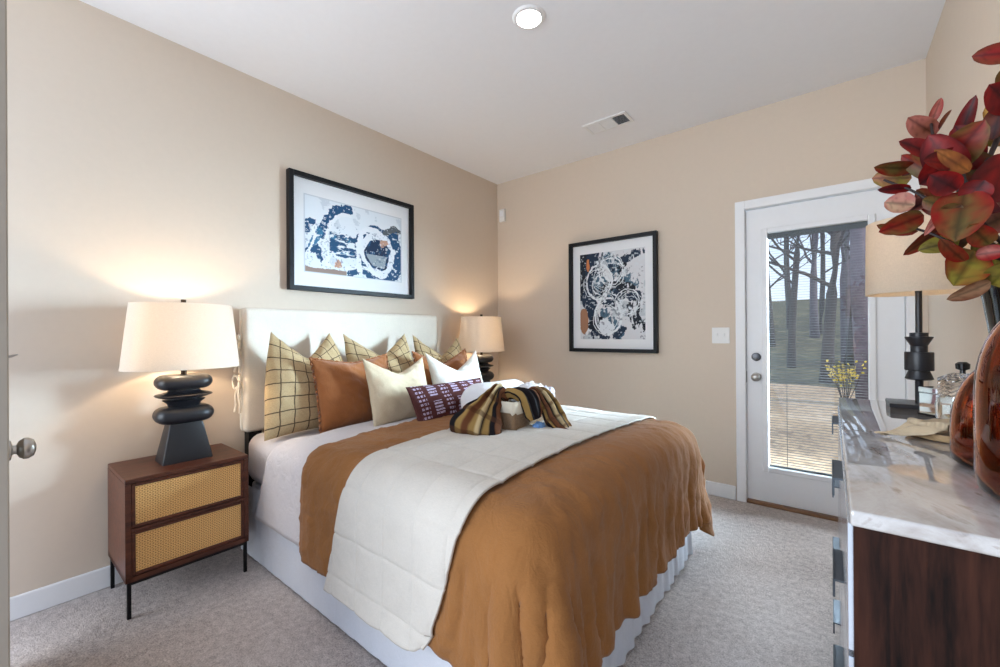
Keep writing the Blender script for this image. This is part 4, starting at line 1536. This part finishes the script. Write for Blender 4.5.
def bottle(name, label, loc, r, hb, hn, rn, cyl):
    prof = [(r * 0.55, 0.0), (r * 0.86, 0.004), (r * 0.97, r * 0.16), (r, r * 0.4), (r, hb * cyl)]
    for k in range(1, 9):
        a = k / 8 * PI / 2
        prof.append((rn + (r - rn) * math.cos(a), hb * cyl + (hb * (1 - cyl)) * math.sin(a)))
    prof += [(rn, hb + hn * 0.7), (rn * 1.25, hb + hn * 0.75), (rn * 1.25, hb + hn)]
    inner = [(max(q - 0.006, 0.004), z + (0.008 if i < 2 else 0.0)) for i, (q, z) in enumerate(prof)][::-1]
    inner[0] = (rn * 0.8, hb + hn)
    bm = nb()
    lathe(bm, prof + inner, n=56)
    o = obj(name, bm, M['amber'], None, angle=0)
    o.location = loc
    return tag(o, label, 'bottle')


bottle('amber_bottle', 'shorter amber glass bottle beside the wooden tray', (2.966, -2.165, DZ), 0.077, 0.20, 0.03, 0.018, 0.36)
bottle('amber_bottle', 'tall wide amber glass bottle at the near end of the dresser', (2.988, -2.375, DZ), 0.104, 0.31, 0.05, 0.03, 0.54)

# black vase with the leafy branches
VX, VY = 3.035, -1.985
bm = nb()
pr = [(0.04, 0.0), (0.05, 0.004), (0.052, 0.05), (0.05, 0.12), (0.054, 0.22), (0.068, 0.33), (0.077, 0.372), (0.078, 0.38)]
lathe(bm, pr + [(r - 0.006, max(z, 0.012)) for r, z in pr[::-1]], n=40)
o = obj('vase', bm, M['black_gloss'], None); o.location = (VX, VY, DZ)
tag(o, 'tall flared black glazed vase behind the amber bottles', 'vase')


def at(x, y, Y):
    """world point on the plane Y = const seen at picture position x, y"""
    r = Fv + Rv * ((x - 500) / FOC) + Uv * ((333.5 - y) / FOC)
    k = (Y - CAM.y) / r.y
    return CAM + r * k


br = thing('leaf_branches', 'red and green leafy branches in the black vase', 'branches', (VX, VY, DZ + 0.3))
LV, LF, LC = [], [], []


def leaf(c, tip, wid, face, c0, c1, cup=0.25):
    """leaf from base c towards tip; wid half width; face = rough normal"""
    c, tip, face = Vector(c), Vector(tip), Vector(face).normalized()
    d = tip - c
    ln = d.length
    d.normalize()
    s = d.cross(face).normalized()
    nrm = s.cross(d)
    base = len(LV)
    nl, nw = 13, 9
    for i in range(nl):
        f = i / (nl - 1)
        w = 1.08 * wid * (math.sin(PI * min(1, f ** 0.85)) ** 0.55) if 0 < f < 1 else 0.0
        for j in range(nw):
            g = j / (nw - 1) * 2 - 1
            lift = cup * w * (g * g) - 0.16 * ln * (f - 0.4) ** 2 + 0.03 * w * math.sin(f * 20) * abs(g)
            LV.append(c + d * (ln * f) + s * (w * g) + nrm * lift)
            vein = min(1.0, abs(g) * 6) if True else 1
            sv = 0.5 + 0.5 * math.cos((f * 7 - abs(g) * 1.2) * 2 * PI)
            k = min(1, max(0, 0.1 + 0.7 * abs(g) + 0.75 * noise.noise(LV[-1] * 34) + 0.3 * noise.noise(LV[-1] * 90)))
            col = c0 * (1 - k) + c1 * k
            if vein < 0.9:
                col = col * 0.45
            elif sv > 0.93:
                col = col * 0.7
            LC.append(col)
    for i in range(nl - 1):
        for j in range(nw - 1):
            a = base + i * nw + j
            LF.append((a, a + nw, a + nw + 1, a + 1))


RED, DRED, GRN, OLV, PNK, BRN = L((122, 16, 14)), L((64, 9, 12)), L((126, 116, 42)), L((88, 72, 34)), L((158, 92, 80)), L((98, 50, 28))
toC = (CAM - Vector((2.9, -2.1, 1.5))).normalized()
# (base px, tip px, half width m, plane Y, colours, facing tweak)
leaves = [
    ((942, 172), (985, 120), 0.030, -2.10, RED, OLV), ((940, 158), (900, 140), 0.018, -2.12, DRED, RED), ((936, 148), (902, 176), 0.012, -2.08, BRN, DRED),
    ((936, 135), (908, 118), 0.020, -2.05, BRN, PNK), ((930, 125), (942, 97), 0.009, -2.05, PNK, RED), ((938, 130), (950, 110), 0.006, -2.06, BRN, DRED),
    ((960, 180), (928, 135), 0.030, -2.13, RED, DRED), ((965, 150), (920, 185), 0.030, -2.14, DRED, RED), ((970, 172), (935, 150), 0.014, -2.16, L((150, 90, 40)), BRN),
    ((912, 178), (872, 178), 0.022, -2.06, PNK, GRN), ((915, 168), (875, 168), 0.016, -2.08, OLV, RED), ((912, 188), (878, 190), 0.010, -2.08, DRED, RED),
    ((915, 205), (884, 202), 0.022, -2.10, L((170, 140, 110)), PNK), ((925, 215), (880, 232), 0.020, -2.12, RED, OLV), ((918, 232), (876, 226), 0.013, -2.1, OLV, RED),
    ((965, 190), (955, 240), 0.038, -2.15, OLV, RED), ((950, 200), (925, 235), 0.008, -2.16, PNK, PNK), ((940, 180), (900, 155), 0.016, -2.1, RED, OLV),
    ((975, 250), (955, 285), 0.034, -2.12, GRN, RED), ((960, 240), (918, 250), 0.017, -2.1, OLV, GRN), ((965, 262), (940, 240), 0.014, -2.14, BRN, RED),
    ((992, 282), (948, 300), 0.015, -2.14, L((150, 116, 88)), BRN), ((985, 215), (1010, 150), 0.040, -2.12, RED, DRED), ((985, 225), (1020, 210), 0.03, -2.1, OLV, PNK),
    ((1020, 52), (972, 56), 0.018, -2.10, RED, BRN), ((1015, 110), (990, 85), 0.024, -2.08, DRED, RED), ((1012, 128), (985, 108), 0.016, -2.06, L((196, 150, 70)), BRN),
    ((1005, 145), (985, 125), 0.022, -2.05, PNK, GRN), ((990, 200), (968, 150), 0.03, -2.05, RED, OLV), ((975, 215), (935, 210), 0.022, -2.02, PNK, DRED),
    ((990, 285), (1015, 262), 0.020, -2.12, GRN, OLV), ((975, 255), (1010, 250), 0.014, -2.14, PNK, RED), ((955, 215), (915, 190), 0.022, -2.06, OLV, RED),
    ((945, 225), (905, 255), 0.014, -2.04, BRN, RED), ((968, 165), (1000, 185), 0.03, -2.07, OLV, RED), ((1000, 240), (1030, 300), 0.03, -2.0, GRN, RED),
    ((958, 190), (930, 175), 0.022, -2.17, DRED, RED), ((962, 205), (938, 222), 0.018, -2.17, DRED, OLV), ((950, 165), (925, 160), 0.02, -2.17, RED, DRED), ((978, 165), (955, 125), 0.024, -2.05, DRED, RED),
    ((970, 228), (945, 250), 0.02, -2.06, DRED, OLV), ((935, 195), (908, 212), 0.014, -2.05, DRED, PNK), ((985, 180), (965, 205), 0.022, -2.16, DRED, RED), ((990, 245), (970, 225), 0.018, -2.16, OLV, RED),
    ((992, 140), (1004, 100), 0.02, -2.08, DRED, BRN), ((928, 150), (912, 160), 0.016, -2.02, BRN, RED), ((995, 265), (975, 240), 0.02, -2.04, GRN, OLV), ((940, 205), (922, 200), 0.014, -2.14, OLV, BRN),
    ((1000, 90), (1040, 60), 0.03, -2.0, RED, OLV), ((1010, 160), (1050, 120), 0.03, -2.0, OLV, RED), ((955, 150), (975, 95), 0.014, -2.0, DRED, RED),
]
P0 = Vector((VX, VY, DZ + 0.30))
for k, (b, tp, w, Y, c0, c1) in enumerate(leaves):
    pb, pt = at(b[0], b[1], Y), at(tp[0], tp[1], Y - 0.02 + 0.03 * ((k * 7) % 5 - 2) / 2)
    for p in (pb, pt):
        p.x = min(p.x, W - 0.03)
    fc = toC + Vector((0.35 * math.sin(k * 2.1), 0.2 * math.cos(k * 1.3), 0.45 * math.sin(k * 1.7)))
    leaf(pb - P0, pt - P0, w, fc, c0, c1)
me = bpy.data.meshes.new('foliage')
me.from_pydata([tuple(v) for v in LV], [], LF)
a = me.color_attributes.new('Col', 'FLOAT_COLOR', 'POINT')
a.data.foreach_set('color', np.concatenate([np.array(LC), np.ones((len(LC), 1))], 1).astype(np.float32).ravel())
obj_me('foliage', me, M['leaf'], br, angle=0)
mouth = Vector((VX, VY, DZ + 0.37)) - P0
for pts in ([(975, 215, -2.1), (938, 150, -2.1), (930, 118, -2.06)], [(975, 235, -2.1), (920, 195, -2.09), (884, 180, -2.07)], [(980, 270, -2.1), (945, 240, -2.12), (905, 225, -2.1)],
            [(985, 190, -2.08), (1000, 130, -2.06), (1012, 60, -2.08)], [(980, 220, -2.12), (965, 180, -2.14), (960, 150, -2.14)], [(990, 250, -2.06), (1005, 200, -2.02), (1015, 150, -2.0)]):
    bm = nb()
    pp = [at(*q) for q in pts]
    for p in pp:
        p.x = min(p.x, W - 0.03)
    tube(bm, spline([mouth + Vector((0, 0, -0.2)), mouth] + [p - P0 for p in pp], 8), [0.0045] * 24 + [0.0025] * 9, 8)
    obj('stem', bm, M['stem'], br, angle=0)

# ------------------------------------------------------------------ outside
def ground_grid():
    nx, ny = 90, 90
    X = np.linspace(-40, 40, nx)[:, None] * np.ones((1, ny))
    Y = 0.13 + (np.linspace(0, 1, ny)[None] ** 1.8) * 45 * np.ones((nx, 1))
    Z = -0.15 + 0.05 * vnoise(X, Y, 0.8, 1) * np.clip((Y - 0.5) / 2, 0, 1) + np.clip((Y - 8.5), 0, 99) ** 1.05 * 0.10
    return np.stack([X, Y, Z], -1)


G = ground_grid()
split = int(np.argmin(np.abs(G[0, :, 1] - 9.0)))
struct(obj_me('ground', grid_mesh('ground', G[:, :split + 1]), M['ground'], None, angle=0), 'sunlit tan leaf strewn yard beyond the door', 'ground')
struct(obj_me('hill', grid_mesh('hill', G[:, split:]), M['hill'], None, angle=0), 'wooded bank rising behind the yard', 'hill')


def gz(x, y):
    return -0.15 + max(0, y - 8.5) ** 1.05 * 0.10


def tree(label, x, y, r, h, seed, mat, fork=0.45, nbr=9, lean=0.0):
    rnd = random.Random(seed)
    t = thing('bare_tree', label, 'tree', (x, y, gz(x, y) - 0.1), group='bare trees beyond the door')
    bm = nb()
    pts, rad = [], []
    for k in range(9):
        f = k / 8
        pts.append(Vector((lean * f * h + 0.12 * math.sin(f * 5 + seed), 0.1 * math.sin(f * 4 + seed * 2), f * h)))
        rad.append(r * (1 - 0.65 * f) * (1.25 if k == 0 else 1))
    tube(bm, pts, rad, 12)
    obj('trunk', bm, mat, t, angle=0)
    bm = nb()

    def branch(p, d, ln, rr, depth):
        q = [p]
        dd = d.copy()
        for k in range(5):
            dd = (dd + Vector((rnd.uniform(-.25, .25), rnd.uniform(-.25, .25), rnd.uniform(-.05, .22)))).normalized()
            q.append(q[-1] + dd * ln / 5)
        tube(bm, q, [rr * (1 - 0.17 * k) for k in range(6)], 6)
        if depth:
            for k in range(4):
                b = q[2 + k % 4]
                e = (dd + Vector((rnd.uniform(-1, 1), rnd.uniform(-1, 1), rnd.uniform(-.2, .8)))).normalized()
                branch(b, e, ln * rnd.uniform(.45, .7), rr * 0.5, depth - 1)
    for k in range(nbr):
        f = fork + (1 - fork) * (k + rnd.random()) / nbr
        i = min(int(f * 8), 7)
        p = pts[i].lerp(pts[i + 1], f * 8 - i)
        a = rnd.uniform(0, 2 * PI)
        branch(p, Vector((math.cos(a), math.sin(a), rnd.uniform(0.2, 0.9))).normalized(), h * rnd.uniform(.22, .4), r * 0.38, 2)
    obj('branches', bm, mat, t, angle=0)
    return t


tree('thick pale trunked tree standing nearest the door at the right of the glass', 3.22, 6.6, 0.16, 9.0, 3, M['bark_pale'], 0.5, 7)
tree('forked bare tree in the middle of the glass', 2.72, 9.5, 0.13, 9.0, 5, M['bark'], 0.2, 13)
tree('slim bare tree at the left side of the glass', 0.9, 9.0, 0.08, 7.5, 8, M['bark'], 0.25, 12)
tree('second slim bare tree left of the forked one', 1.9, 11.5, 0.10, 9.0, 11, M['bark'], 0.25, 12)
for k in range(18):
    rx = random.uniform(-3.5, 6.5); ry = random.uniform(12, 24)
    tree('one of the bare trees on the wooded bank', rx, ry, random.uniform(0.08, 0.16), random.uniform(7, 12), 20 + k, M['bark'] if k % 3 else M['bark_pale'], 0.25, 9)
# low yellow shrub just outside
t = thing('yellow_shrub', 'low yellow leaved shrub outside the door, seen over the marble top', 'shrub', (2.88, 6.0, -0.15))
bm = nb(); bl = nb()
rnd = random.Random(4)
for k in range(14):
    a = rnd.uniform(0, 2 * PI)
    e = Vector((0.35 * math.cos(a) * rnd.random(), 0.2 * math.sin(a) * rnd.random(), rnd.uniform(0.55, 0.84)))
    tube(bm, [Vector((0, 0, 0)), e * 0.5 + Vector((0.02, 0, 0)), e], [0.008, 0.006, 0.003], 5)
    for q in range(12):
        c = e * rnd.uniform(0.65, 1.02)
        d = Vector((rnd.uniform(-1, 1), rnd.uniform(-1, 1), rnd.uniform(-.2, 1))).normalized() * 0.06
        s = d.cross(Vector((rnd.uniform(-1, 1), rnd.uniform(-1, 1), 0.3))).normalized() * 0.018
        vs = [bl.verts.new(c), bl.verts.new(c + d * 0.5 + s), bl.verts.new(c + d), bl.verts.new(c + d * 0.5 - s)]
        bl.faces.new(vs)
obj('twigs', bm, M['bark'], t); obj('leaves', bl, M['yellow'], t, smooth=False)
